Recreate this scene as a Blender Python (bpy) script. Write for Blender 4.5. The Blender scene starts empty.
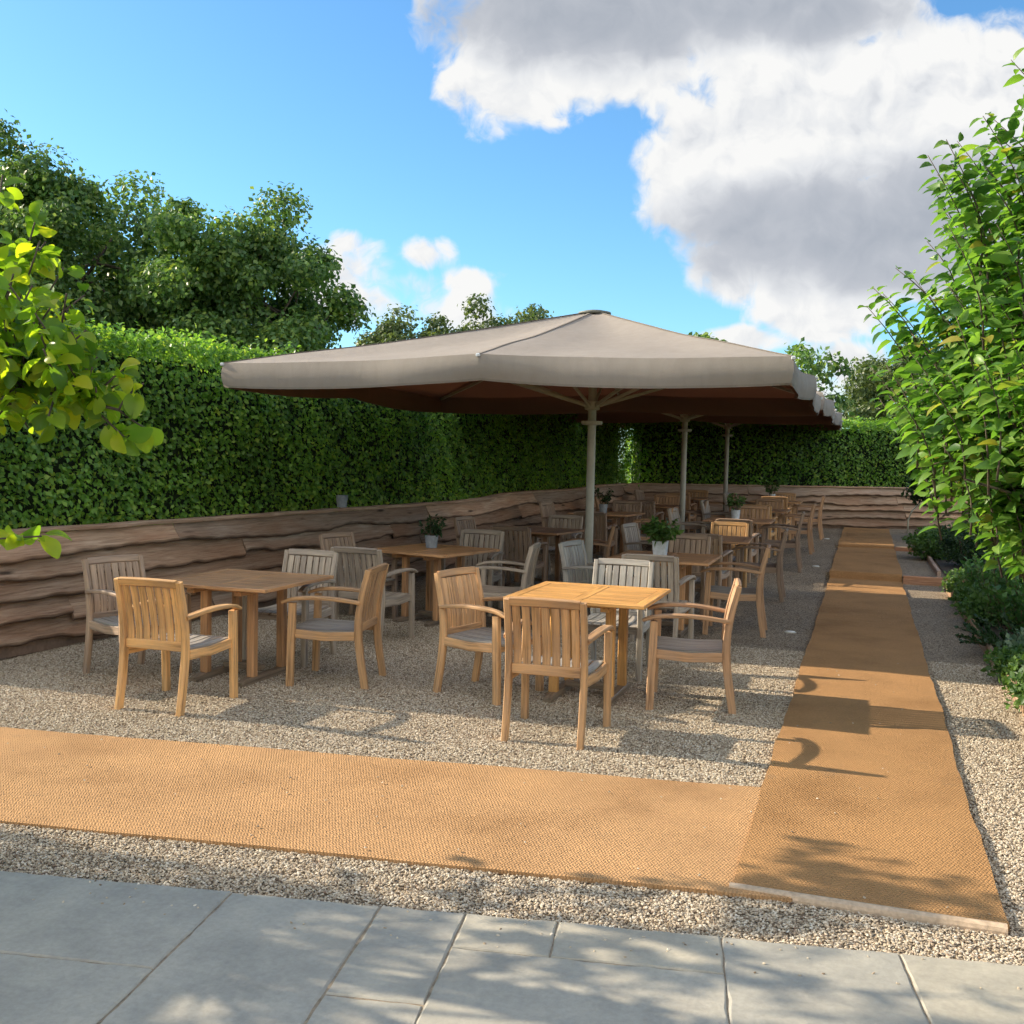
import bpy, math, random
import numpy as np
from mathutils import Vector, Matrix

random.seed(7)
RNG = np.random.default_rng(11)
S = bpy.context.scene
COL = S.collection
rad = math.radians

# World frame: +Y runs along the coir path, +X to its right, the viewer stands at the origin.

# ------------------------------------------------------------------ helpers
def gz(x, y):
    """height of the gravel: flat, then two low rises (ramped on the left, stepped on the right)"""
    def ramp(a, b, v):
        k = min(1, max(0, (v - a) / (b - a)))
        return k * k * (3 - 2 * k)
    if x < -0.5:
        return 0.11 * ramp(14.2, 16.6, y) + 0.06 * ramp(18.8, 21.0, y)
    return (0.11 if y > 15.62 else 0) + (0.06 if y > 20.2 else 0)

class MB:
    """collects shapes; every shape stores its own board coordinate (long axis first) in 'gco'"""
    def __init__(s):
        s.v = []; s.f = []; s.g = []
    def _add(s, vs, fs, gs):
        o = len(s.v)
        s.v += [tuple(v) for v in vs]; s.g += gs
        s.f += [tuple(i + o for i in f) for f in fs]
    def sweep(s, pts, secs, ref=(1, 0, 0), ch=0.004, cap=True, tilt=None):
        """rectangular section with chamfered corners along a polyline; secs = (size along ref, size across)"""
        pts = [Vector(p) for p in pts]; n = len(pts)
        if not isinstance(secs, list): secs = [secs] * n
        off = Vector((random.uniform(-50, 50), random.uniform(-50, 50), random.uniform(-50, 50)))
        vs = []; gs = []; L = 0
        for i, p in enumerate(pts):
            if i: L += (p - pts[i - 1]).length
            d = (pts[min(i + 1, n - 1)] - pts[max(i - 1, 0)]).normalized()
            rx = Vector(ref); rx = (rx - d * rx.dot(d)).normalized(); ry = d.cross(rx)
            if tilt:
                t = tilt[i]; rx, ry = rx * math.cos(t) + ry * math.sin(t), ry * math.cos(t) - rx * math.sin(t)
            a, b = secs[i][0] / 2, secs[i][1] / 2
            c = min(ch, a * .45, b * .45)
            for x, y in ((a - c, b), (-a + c, b), (-a, b - c), (-a, -b + c), (-a + c, -b), (a - c, -b), (a, -b + c), (a, b - c)):
                vs.append(p + rx * x + ry * y)
                gs.append((L + off.x, x + off.y, y + off.z))
        fs = []
        for i in range(n - 1):
            for k in range(8):
                k2 = (k + 1) % 8
                fs.append((i * 8 + k, (i + 1) * 8 + k, (i + 1) * 8 + k2, i * 8 + k2))
        if cap:
            fs.append(tuple(range(8))); fs.append(tuple((n - 1) * 8 + k for k in reversed(range(8))))
        s._add(vs, fs, gs)
    def box(s, c, size, ch=0.004, rot=None):
        """box swept along its longest side"""
        c = Vector(c); ax = max(range(3), key=lambda i: size[i])
        d = Vector([0, 0, 0]); d[ax] = 1
        rf = Vector([0, 0, 0]); r_i = (ax + 1) % 3; rf[r_i] = 1
        if rot is not None: d = rot @ d; rf = rot @ rf
        h = size[ax] / 2
        e = min(ch, h * .4)
        a, b = size[r_i], size[(ax + 2) % 3]
        s.sweep([c - d * h, c - d * (h - e), c + d * (h - e), c + d * h], [(a - 2 * e, b - 2 * e), (a, b), (a, b), (a - 2 * e, b - 2 * e)], rf, ch)
    def tube(s, pts, rs, seg=8, cap=True):
        pts = [Vector(p) for p in pts]; n = len(pts)
        if not isinstance(rs, (list, tuple)): rs = [rs] * n
        vs = []; gs = []; L = 0
        ref = Vector((0.31, 0.2, 0.9)) if abs((pts[-1] - pts[0]).normalized().z) < .8 else Vector((1, 0.13, 0))
        off = (random.uniform(-20, 20), random.uniform(-20, 20))
        for i, p in enumerate(pts):
            if i: L += (p - pts[i - 1]).length
            d = (pts[min(i + 1, n - 1)] - pts[max(i - 1, 0)]).normalized()
            rx = (ref - d * ref.dot(d)).normalized(); ry = d.cross(rx)
            for k in range(seg):
                a = 2 * math.pi * k / seg
                vs.append(p + (rx * math.cos(a) + ry * math.sin(a)) * rs[i])
                gs.append((L + off[0], math.cos(a) * .05 + off[1], math.sin(a) * .05))
        fs = []
        for i in range(n - 1):
            for k in range(seg):
                k2 = (k + 1) % seg
                fs.append((i * seg + k, i * seg + k2, (i + 1) * seg + k2, (i + 1) * seg + k))
        if cap:
            fs.append(tuple(reversed(range(seg)))); fs.append(tuple((n - 1) * seg + k for k in range(seg)))
        s._add(vs, fs, gs)
    def lathe(s, c, prof, seg=20):
        c = Vector(c); vs = []; gs = []
        for r, z in prof:
            for k in range(seg):
                a = 2 * math.pi * k / seg
                vs.append(c + Vector((r * math.cos(a), r * math.sin(a), z))); gs.append((z, r, a))
        fs = []
        for i in range(len(prof) - 1):
            for k in range(seg):
                k2 = (k + 1) % seg
                fs.append((i * seg + k, i * seg + k2, (i + 1) * seg + k2, (i + 1) * seg + k))
        fs.append(tuple(reversed(range(seg)))); fs.append(tuple((len(prof) - 1) * seg + k for k in range(seg)))
        s._add(vs, fs, gs)
    def raw(s, vs, fs, gs=None):
        s._add(vs, fs, gs or [tuple(v) for v in vs])
    def build(s, name, mat, parent=None, smooth=False, col=None):
        me = bpy.data.meshes.new(name)
        me.from_pydata(s.v, [], s.f); me.update()
        at = me.attributes.new('gco', 'FLOAT_VECTOR', 'POINT')
        at.data.foreach_set('vector', np.array(s.g, dtype=np.float32).ravel())
        return link(name, me, mat, parent, smooth, col)

def link(name, me, mat, parent=None, smooth=False, col=None):
    if smooth:
        me.polygons.foreach_set('use_smooth', np.ones(len(me.polygons), dtype=bool))
    me.materials.append(mat)
    o = bpy.data.objects.new(name, me); COL.objects.link(o)
    if parent: o.parent = parent
    if col: o.color = (*col, 1)
    return o

def tag(o, label, cat, group=None):
    o['label'] = label; o['category'] = cat
    if group: o['group'] = group
    return o
def thing(name, label, cat, loc=(0, 0, 0), rz=0, group=None):
    o = bpy.data.objects.new(name, None); COL.objects.link(o)
    o.location = loc; o.rotation_euler = (0, 0, rz); o.empty_display_size = .2
    return tag(o, label, cat, group)
def struct(o, kind='structure'):
    o['kind'] = kind; return o
def dup(root, loc, rz, label, group):
    r = root.copy(); COL.objects.link(r); r.location = loc; r.rotation_euler = (0, 0, rz)
    r['label'] = label; r['group'] = group
    for ch in list(root.children):
        c = ch.copy(); COL.objects.link(c); c.parent = r
    return r

# ------------------------------------------------------------------ node helpers
class NT:
    def __init__(s, nt): s.nt = nt; s.n = nt.nodes; s.l = nt.links
    def node(s, t, **kw):
        nd = s.n.new(t)
        for k, v in kw.items():
            if k.startswith('i_'):
                key = k[2:]
                key = int(key) if key.isdigit() else key.replace('_', ' ')
                s.set(nd.inputs[key], v)
            else: setattr(nd, k, v)
        return nd
    def set(s, sock, v):
        if hasattr(v, 'links') or isinstance(v, bpy.types.NodeSocket): s.l.new(v, sock)
        else: sock.default_value = v
    def math(s, op, a, b=None, c=None, clamp=False):
        nd = s.n.new('ShaderNodeMath'); nd.operation = op; nd.use_clamp = clamp
        s.set(nd.inputs[0], a)
        if b is not None: s.set(nd.inputs[1], b)
        if c is not None: s.set(nd.inputs[2], c)
        return nd.outputs[0]
    def mix(s, f, a, b, mode='MIX'):
        nd = s.n.new('ShaderNodeMix'); nd.data_type = 'RGBA'; nd.blend_type = mode
        s.set(nd.inputs[0], f)
        s.set(nd.inputs[6], (*a, 1) if isinstance(a, tuple) and len(a) == 3 else a)
        s.set(nd.inputs[7], (*b, 1) if isinstance(b, tuple) and len(b) == 3 else b)
        return nd.outputs[2]
    def ramp(s, f, stops, interp='LINEAR'):
        nd = s.n.new('ShaderNodeValToRGB'); r = nd.color_ramp; r.interpolation = interp
        while len(r.elements) < len(stops): r.elements.new(.5)
        for e, (p, c) in zip(r.elements, stops):
            e.position = p; e.color = (*c, 1) if len(c) == 3 else c
        s.set(nd.inputs[0], f); return nd.outputs[0]
    def noise(s, vec, scale, detail=4, rough=.55, dist=0, dim='3D'):
        nd = s.n.new('ShaderNodeTexNoise'); nd.noise_dimensions = dim
        s.set(nd.inputs['Vector'], vec); nd.inputs['Scale'].default_value = scale
        nd.inputs['Detail'].default_value = detail; nd.inputs['Roughness'].default_value = rough
        nd.inputs['Distortion'].default_value = dist
        return nd.outputs['Fac']
    def mapping(s, vec, scale=(1, 1, 1), rot=(0, 0, 0), loc=(0, 0, 0)):
        nd = s.n.new('ShaderNodeMapping'); s.set(nd.inputs['Vector'], vec)
        nd.inputs['Scale'].default_value = scale; nd.inputs['Rotation'].default_value = rot; nd.inputs['Location'].default_value = loc
        return nd.outputs[0]
    def bump(s, h, strength=.5, dist=.01, normal=None):
        nd = s.n.new('ShaderNodeBump'); s.set(nd.inputs['Height'], h)
        nd.inputs['Strength'].default_value = strength; nd.inputs['Distance'].default_value = dist
        if normal is not None: s.set(nd.inputs['Normal'], normal)
        return nd.outputs[0]

def material(name):
    m = bpy.data.materials.new(name); m.use_nodes = True
    t = NT(m.node_tree)
    b = t.n['Principled BSDF']
    return m, t, b
def pos(t): return t.n.new('ShaderNodeNewGeometry').outputs['Position']

def mat_wood(name, rough=.62, wear=.34):
    m, t, b = material(name)
    g = t.node('ShaderNodeAttribute', attribute_name='gco').outputs['Vector']
    oc = t.n.new('ShaderNodeObjectInfo')
    f1 = t.noise(t.mapping(g, (3, 60, 60)), 1, 5, .6, .4)
    f2 = t.noise(t.mapping(g, (1.2, 9, 9)), 1, 3, .5)
    f3 = t.noise(t.mapping(g, (8, 14, 14)), 1, 4, .65)
    c = t.mix(t.ramp(f1, [(.3, (.55,) * 3), (.7, (1.12,) * 3)]), (0, 0, 0), oc.outputs['Color'], 'MIX')
    c = t.mix(1, oc.outputs['Color'], t.ramp(f1, [(.28, (.42, .38, .34)), (.48, (.92,) * 3), (.72, (1.22, 1.2, 1.16))]), 'MULTIPLY')
    c = t.mix(1, c, t.ramp(f2, [(.3, (.70, .67, .66)), (.7, (1.15, 1.12, 1.06))]), 'MULTIPLY')
    grey = t.mix(.5, c, (.27, .25, .235))
    c = t.mix(t.math('MULTIPLY', t.ramp(f3, [(.42, (0, 0, 0)), (.68, (1, 1, 1))]), wear), c, grey)
    t.l.new(c, b.inputs['Base Color'])
    b.inputs['Roughness'].default_value = rough; b.inputs['Specular IOR Level'].default_value = .35
    t.l.new(t.bump(f1, .35, .002), b.inputs['Normal'])
    return m
M = {}
M['teak'] = mat_wood('teak')
M['sealed_teak'] = mat_wood('sealed_teak', .42, .15)

def mat_timber():
    m, t, b = material('waney_board')
    g = t.node('ShaderNodeAttribute', attribute_name='gco').outputs['Vector']
    oc = t.n.new('ShaderNodeObjectInfo')
    f1 = t.noise(t.mapping(g, (2.4, 44, 44)), 1, 7, .68, .6)
    f2 = t.noise(t.mapping(g, (.9, 5, 5)), 1, 4, .6, .6)
    kn = t.node('ShaderNodeTexVoronoi', feature='F1', i_Vector=t.mapping(g, (1.1, 5.5, 5.5)), i_Scale=1.0).outputs['Distance']
    c = t.ramp(f1, [(.25, (.13, .085, .06)), (.48, (.40, .285, .20)), (.72, (.60, .47, .36))])
    c = t.mix(t.ramp(f2, [(.35, (0, 0, 0)), (.68, (.85,) * 3)]), c, t.mix(f1, (.20, .115, .075), (.48, .275, .165)))
    c = t.mix(1, c, oc.outputs['Color'], 'MULTIPLY')
    c = t.mix(t.ramp(kn, [(.05, (.9,) * 3), (.13, (0, 0, 0))]), c, (.045, .028, .02))
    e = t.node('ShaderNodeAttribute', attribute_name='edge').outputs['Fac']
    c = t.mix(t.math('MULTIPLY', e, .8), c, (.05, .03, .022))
    t.l.new(c, b.inputs['Base Color']); b.inputs['Roughness'].default_value = .8
    b.inputs['Specular IOR Level'].default_value = .2
    t.l.new(t.bump(t.math('ADD', f1, t.math('MULTIPLY', f2, 1.8)), .9, .012), b.inputs['Normal'])
    return m
M['board'] = mat_timber()

def mat_leaf(name, stops, trans, troughs=.5, tmix=.35, rough=.45, big=None):
    m, t, b = material(name)
    r = t.n.new('ShaderNodeNewGeometry')
    c = t.ramp(r.outputs['Random Per Island'], stops)
    if big:
        f = t.noise(pos(t), big, 3, .6)
        c = t.mix(1, c, t.ramp(f, [(.3, (.62, .66, .7)), (.7, (1.3, 1.25, 1.1))]), 'MULTIPLY')
    t.l.new(c, b.inputs['Base Color']); b.inputs['Roughness'].default_value = rough
    b.inputs['Specular IOR Level'].default_value = .4
    tr = t.node('ShaderNodeBsdfTranslucent')
    t.l.new(t.mix(1, c, (*trans, 1), 'MULTIPLY'), tr.inputs['Color'])
    ms = t.node('ShaderNodeMixShader'); ms.inputs[0].default_value = tmix
    t.l.new(b.outputs[0], ms.inputs[1]); t.l.new(tr.outputs[0], ms.inputs[2])
    t.l.new(ms.outputs[0], t.n['Material Output'].inputs['Surface'])
    return m
M['hedge'] = mat_leaf('hedge_leaf', [(0, (.065, .155, .026)), (.5, (.125, .265, .045)), (.85, (.19, .345, .055)), (1, (.28, .38, .06))], (2.6, 2.4, 1.2), tmix=.36, rough=.4, big=.9)
M['oak'] = mat_leaf('dark_tree_leaf', [(0, (.06, .12, .042)), (.6, (.11, .21, .06)), (1, (.22, .30, .07))], (2.2, 2.2, 1.2), tmix=.3, big=.35)
M['pale_tree'] = mat_leaf('pale_tree_leaf', [(0, (.06, .10, .035)), (1, (.13, .17, .06))], (2, 2, 1), tmix=.3)
M['fruit_leaf'] = mat_leaf('fruit_tree_leaf', [(0, (.05, .12, .025)), (.5, (.11, .22, .04)), (.95, (.19, .31, .06)), (1, (.30, .26, .05))], (2.0, 2.2, .9), tmix=.4, rough=.42)
M['round_leaf'] = mat_leaf('round_leaf', [(0, (.06, .135, .02)), (.45, (.13, .24, .025)), (.8, (.22, .32, .03)), (1, (.32, .37, .035))], (2.9, 2.6, .7), tmix=.55, rough=.4)
M['box_leaf'] = mat_leaf('box_leaf', [(0, (.012, .035, .012)), (1, (.035, .08, .022))], (1.8, 1.8, 1), tmix=.2)
M['bush_leaf'] = mat_leaf('bush_leaf', [(0, (.045, .10, .025)), (1, (.11, .2, .045))], (2, 2, 1), tmix=.3)
M['sage_leaf'] = mat_leaf('sage_leaf', [(0, (.09, .15, .085)), (1, (.2, .27, .15))], (1.6, 1.7, 1.2), tmix=.25)
M['stem_leaf'] = mat_leaf('upright_leaf', [(0, (.045, .11, .03)), (.8, (.10, .21, .05)), (1, (.17, .28, .07))], (2, 2, 1), tmix=.3)

def mat_plain(name, col, rough=.6, noise=None, amt=.25, bump=0, spec=.4, metal=0):
    m, t, b = material(name)
    b.inputs['Roughness'].default_value = rough; b.inputs['Specular IOR Level'].default_value = spec; b.inputs['Metallic'].default_value = metal
    if noise:
        f = t.noise(t.node('ShaderNodeTexCoord').outputs['Object'], noise, 5, .6)
        c = t.mix(1, (*col, 1), t.ramp(f, [(.3, (1 - amt,) * 3), (.7, (1 + amt * .5,) * 3)]), 'MULTIPLY')
        t.l.new(c, b.inputs['Base Color'])
        if bump: t.l.new(t.bump(f, bump, .01), b.inputs['Normal'])
    else: b.inputs['Base Color'].default_value = (*col, 1)
    return m
M['bark'] = mat_plain('bark', (.11, .085, .065), .9, 14, .5, .8)
M['twig'] = mat_plain('twig', (.16, .10, .06), .8, 30, .3)
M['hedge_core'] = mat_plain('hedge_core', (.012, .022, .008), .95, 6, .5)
M['pole'] = mat_plain('pole_paint', (.52, .50, .42), .45, 9, .12)
M['arm'] = mat_plain('arm_paint', (.52, .48, .38), .5, 9, .12)
M['cap'] = mat_plain('cap', (.18, .18, .15), .6, 12, .2)
M['pot_white'] = mat_plain('pot_white', (.62, .66, .68), .5, 25, .25, .2)
M['pot_grey'] = mat_plain('pot_grey', (.27, .30, .33), .6, 25, .25, .2)
M['soil'] = mat_plain('soil', (.055, .040, .028), .95, 18, .5, .9)
M['cane'] = mat_plain('cane', (.55, .52, .40), .6, 20, .2)
M['disc_face'] = mat_plain('pale_disc_face', (.75, .75, .72), .35)
M['joint'] = mat_plain('joint', (.33, .26, .18), .95, 30, .5, .5)
M['sleeper'] = mat_plain('sleeper', (.30, .20, .14), .8, 12, .35, .4)
M['stone_edge'] = mat_plain('stone_edge', (.33, .34, .34), .8, 16, .3, .4)

def mat_grass():
    m, t, b = material('grass')
    p = pos(t); f = t.noise(p, .4, 6, .6); f2 = t.noise(p, 18, 4, .7)
    c = t.mix(f, (.05, .085, .02), (.12, .13, .04)); c = t.mix(1, c, t.ramp(f2, [(.3, (.6,) * 3), (.7, (1.3,) * 3)]), 'MULTIPLY')
    t.l.new(c, b.inputs['Base Color']); b.inputs['Roughness'].default_value = .9
    t.l.new(t.bump(f2, .6, .04), b.inputs['Normal']); return m
M['grass'] = mat_grass()

GRAVEL_STOPS = [(0, (.16, .115, .08)), (.2, (.35, .275, .19)), (.5, (.49, .405, .295)), (.8, (.585, .505, .385)), (.93, (.69, .63, .52)), (1, (.29, .185, .12))]
def mat_gravel():
    m, t, b = material('gravel')
    p = pos(t)
    v = t.node('ShaderNodeTexVoronoi', feature='F1', i_Vector=p, i_Scale=92.0)
    v2 = t.node('ShaderNodeTexVoronoi', feature='F1', i_Vector=t.mapping(p, (1, 1, 1), (0, 0, .6), (3.1, 1.7, 0)), i_Scale=120.0)
    sep = t.node('ShaderNodeSeparateColor'); t.l.new(v.outputs['Color'], sep.inputs[0])
    c = t.ramp(sep.outputs[0], GRAVEL_STOPS)
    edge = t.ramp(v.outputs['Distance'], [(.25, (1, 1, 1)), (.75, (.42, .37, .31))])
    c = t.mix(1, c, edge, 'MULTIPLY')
    f = t.noise(p, 1.3, 5, .6)
    c = t.mix(1, c, t.ramp(f, [(.3, (.78, .76, .74)), (.7, (1.06, 1.05, 1.03))]), 'MULTIPLY')
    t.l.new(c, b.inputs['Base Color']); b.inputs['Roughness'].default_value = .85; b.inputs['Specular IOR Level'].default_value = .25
    h = t.math('SUBTRACT', 1, v.outputs['Distance']); h2 = t.math('SUBTRACT', 1, v2.outputs['Distance'])
    h = t.math('ADD', h, t.math('MULTIPLY', h2, .5))
    t.l.new(t.bump(h, 1, .012), b.inputs['Normal']); return m
M['gravel'] = mat_gravel()
def mat_pebble():
    m, t, b = material('pebble')
    oi = t.n.new('ShaderNodeObjectInfo')
    c = t.ramp(oi.outputs['Random'], GRAVEL_STOPS)
    t.l.new(c, b.inputs['Base Color']); b.inputs['Roughness'].default_value = .8; b.inputs['Specular IOR Level'].default_value = .3
    return m
M['pebble'] = mat_pebble()

def mat_coir(name, rot, col=(.47, .262, .115)):
    m, t, b = material(name)
    p = t.mapping(pos(t), (1, 1, 1), (0, 0, rot))
    sx = t.node('ShaderNodeSeparateXYZ'); t.l.new(p, sx.inputs[0])
    nz = t.noise(p, 75, 4, .7)
    wob = t.math('MULTIPLY', t.math('SUBTRACT', t.noise(p, 11, 4, .6), .5), .014)
    # herringbone: rows across, diagonal tufts alternating direction row by row
    row = t.math('MULTIPLY', t.math('ADD', sx.outputs[1], wob), 52)
    ri = t.math('FLOOR', row); rf = t.math('FRACT', row)
    sgn = t.math('SUBTRACT', t.math('MULTIPLY', t.math('MODULO', ri, 2), 2), 1)
    ph = t.math('ADD', t.math('MULTIPLY', t.math('ADD', sx.outputs[0], wob), 66), t.math('MULTIPLY', sgn, t.math('MULTIPLY', rf, .5)))
    tuft = t.math('ABSOLUTE', t.math('SINE', t.math('MULTIPLY', ph, math.pi)))
    rowh = t.math('SINE', t.math('MULTIPLY', rf, math.pi))
    h = t.math('MULTIPLY', tuft, t.math('POWER', rowh, .5))
    h = t.math('ADD', h, t.math('MULTIPLY', nz, 2.6))
    f = t.noise(p, 1.6, 5, .6); fib = t.noise(t.mapping(p, (60, 240, 60), (0, 0, .5)), 1, 4, .7)
    c = t.ramp(t.math('MULTIPLY', h, .36), [(.25, tuple(x * .62 for x in col)), (.55, tuple(x * .95 for x in col)), (.98, tuple(min(1, x * 1.12) for x in col))])
    c = t.mix(1, c, t.ramp(f, [(.3, (.80, .78, .76)), (.5, (1, 1, 1)), (.72, (1.13, 1.12, 1.1))]), 'MULTIPLY')
    st = t.noise(p, 5.5, 4, .7)
    c = t.mix(t.ramp(st, [(.60, (0, 0, 0)), (.75, (.35,) * 3)]), c, (.33, .22, .13))
    c = t.mix(1, c, t.ramp(fib, [(.3, (.8,) * 3), (.7, (1.15,) * 3)]), 'MULTIPLY')
    t.l.new(c, b.inputs['Base Color']); b.inputs['Roughness'].default_value = .95; b.inputs['Specular IOR Level'].default_value = .1
    t.l.new(t.bump(h, .8, .009), b.inputs['Normal']); return m
M['coir'] = mat_coir('coir', 0)
M['coir_cross'] = mat_coir('coir_cross', rad(-8), (.55, .325, .16))
M['binding'] = mat_plain('binding', (.56, .42, .29), .9, 40, .3, .4)

def mat_paving():
    m, t, b = material('paving_stone')
    p = pos(t); r = t.n.new('ShaderNodeNewGeometry')
    f = t.noise(p, 3, 6, .65); f2 = t.noise(p, 40, 5, .7); f3 = t.noise(p, .9, 4, .6, .5)
    c = t.ramp(f, [(.3, (.30, .285, .245)), (.55, (.40, .375, .315)), (.75, (.48, .44, .355))])
    c = t.mix(1, c, t.ramp(r.outputs['Random Per Island'], [(0, (.90, .91, .92)), (.5, (1, 1, 1)), (1, (1.05, 1.02, .96))]), 'MULTIPLY')
    c = t.mix(1, c, t.ramp(f2, [(.3, (.85,) * 3), (.7, (1.08,) * 3)]), 'MULTIPLY')
    c = t.mix(t.ramp(f3, [(.50, (0, 0, 0)), (.70, (.55,) * 3)]), c, (.30, .28, .23))
    sp = t.node('ShaderNodeTexVoronoi', feature='F1', i_Vector=p, i_Scale=5.0).outputs['Distance']
    c = t.mix(t.ramp(sp, [(.02, (.8,) * 3), (.045, (0, 0, 0))]), c, (.10, .09, .08))
    t.l.new(c, b.inputs['Base Color']); b.inputs['Roughness'].default_value = .75
    t.l.new(t.bump(t.math('ADD', f2, t.math('MULTIPLY', f, 2)), .25, .006), b.inputs['Normal']); return m
M['paving'] = mat_paving()

def mat_canvas(name, col, trans, tm):
    m, t, b = material(name)
    p = t.node('ShaderNodeTexCoord').outputs['Object']
    f = t.noise(p, 1.7, 6, .65, .4); f2 = t.noise(t.mapping(p, (1, 1, .25)), 11, 4, .6, .5)
    c = t.mix(1, (*col, 1), t.ramp(f, [(.3, (.92, .91, .90)), (.7, (1.04, 1.035, 1.03))]), 'MULTIPLY')
    c = t.mix(1, c, t.ramp(f2, [(.35, (.95,) * 3), (.65, (1.03,) * 3)]), 'MULTIPLY')
    t.l.new(c, b.inputs['Base Color']); b.inputs['Roughness'].default_value = .85; b.inputs['Specular IOR Level'].default_value = .15
    wv = t.noise(t.mapping(p, (1, 1, 1)), 350, 2, .5)
    t.l.new(t.bump(t.math('ADD', t.math('MULTIPLY', f2, 3), wv), .3, .004), b.inputs['Normal'])
    tr = t.node('ShaderNodeBsdfTranslucent'); tr.inputs['Color'].default_value = (*trans, 1)
    ms = t.node('ShaderNodeMixShader'); ms.inputs[0].default_value = tm
    t.l.new(b.outputs[0], ms.inputs[1]); t.l.new(tr.outputs[0], ms.inputs[2])
    t.l.new(ms.outputs[0], t.n['Material Output'].inputs['Surface']); return m
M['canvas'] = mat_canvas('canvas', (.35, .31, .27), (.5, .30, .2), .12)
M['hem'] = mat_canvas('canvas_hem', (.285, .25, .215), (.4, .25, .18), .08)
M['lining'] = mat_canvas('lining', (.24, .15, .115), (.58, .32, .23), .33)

# ------------------------------------------------------------------ foliage
T_QUAD = (np.array([(0, 0, 0), (.34, .5, .10), (0, 1, -.03), (-.34, .5, .10)], float), [(0, 1, 2), (0, 2, 3)])
def leaf_template(w, n=5, curl=.25, fold=.12, heart=0, pet=0.0):
    vs = [(0, -pet, 0)] if pet else [(0, 0, 0)]
    mids = []; L = []; Rr = []
    vs = []
    for i in range(n + 1):
        u = i / n
        z = -curl * u * u
        y = u
        wd = w * (math.sin(math.pi * min(1, u ** .8)) ** .8 if not heart else math.sin(math.pi * (u * .93 + .05)) ** .6)
        yy = y - (heart * .25 * (1 - u) ** 4 if heart else 0)
        vs += [(0, y, z), (wd, yy, z + fold * wd), (-wd, yy, z + fold * wd)]
    fs = []
    for i in range(n):
        a, b = i * 3, i * 3 + 3
        fs += [(a, a + 1, b + 1, b), (a + 2, a, b, b + 2)]
    return np.array(vs, float), fs
T_LEAF = leaf_template(.27, 4, .35, .45)
T_ROUND = leaf_template(.47, 6, .42, .45, heart=1)
T_BLADE = (np.array([(.03, 0, 0), (-.03, 0, 0), (.035, .45, .03), (-.035, .45, .03), (.0, 1, -.08)], float), [(0, 2, 3, 1), (2, 4, 3)])

def unit(a):
    return a / np.maximum(np.linalg.norm(a, axis=1, keepdims=True), 1e-9)
def leaves(name, tmpl, P, D, N, size, mat, parent=None, smooth=False):
    tv, tf = tmpl
    P = np.asarray(P, float); D = unit(np.asarray(D, float)); N = np.asarray(N, float)
    N = unit(N - D * np.sum(N * D, axis=1, keepdims=True) + 1e-6)
    X = np.cross(D, N); size = np.asarray(size, float).reshape(-1, 1, 1)
    V = (P[:, None, :] + size * (tv[None, :, 0:1] * X[:, None, :] + tv[None, :, 1:2] * D[:, None, :] + tv[None, :, 2:3] * N[:, None, :])).reshape(-1, 3)
    n, k = len(P), len(tv)
    loops = []; starts = []; tot = []; base = np.arange(n)[:, None] * k
    fl = np.array([i for f in tf for i in f]); ls = [len(f) for f in tf]
    L = (base + fl[None, :]).ravel()
    tot = np.tile(np.array(ls), n); starts = np.concatenate([[0], np.cumsum(tot)[:-1]])
    me = bpy.data.meshes.new(name)
    me.vertices.add(len(V)); me.vertices.foreach_set('co', V.astype(np.float32).ravel())
    me.loops.add(len(L)); me.loops.foreach_set('vertex_index', L.astype(np.int32))
    me.polygons.add(len(tot)); me.polygons.foreach_set('loop_start', starts.astype(np.int32))
    me.update(calc_edges=True); me.validate()
    return link(name, me, mat, parent, smooth)

def rnd_dirs(n): return unit(RNG.normal(size=(n, 3)))

def tube_tree(mb, p0, p1, r0, r1, bend=.1, n=5):
    p0, p1 = Vector(p0), Vector(p1); L = (p1 - p0).length
    o = Vector((random.uniform(-1, 1), random.uniform(-1, 1), random.uniform(-.3, .3))) * bend * L
    pts = [p0.lerp(p1, i / n) + o * math.sin(math.pi * i / n) for i in range(n + 1)]
    mb.tube(pts, [r0 + (r1 - r0) * i / n for i in range(n + 1)], 7)
    return pts

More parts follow.
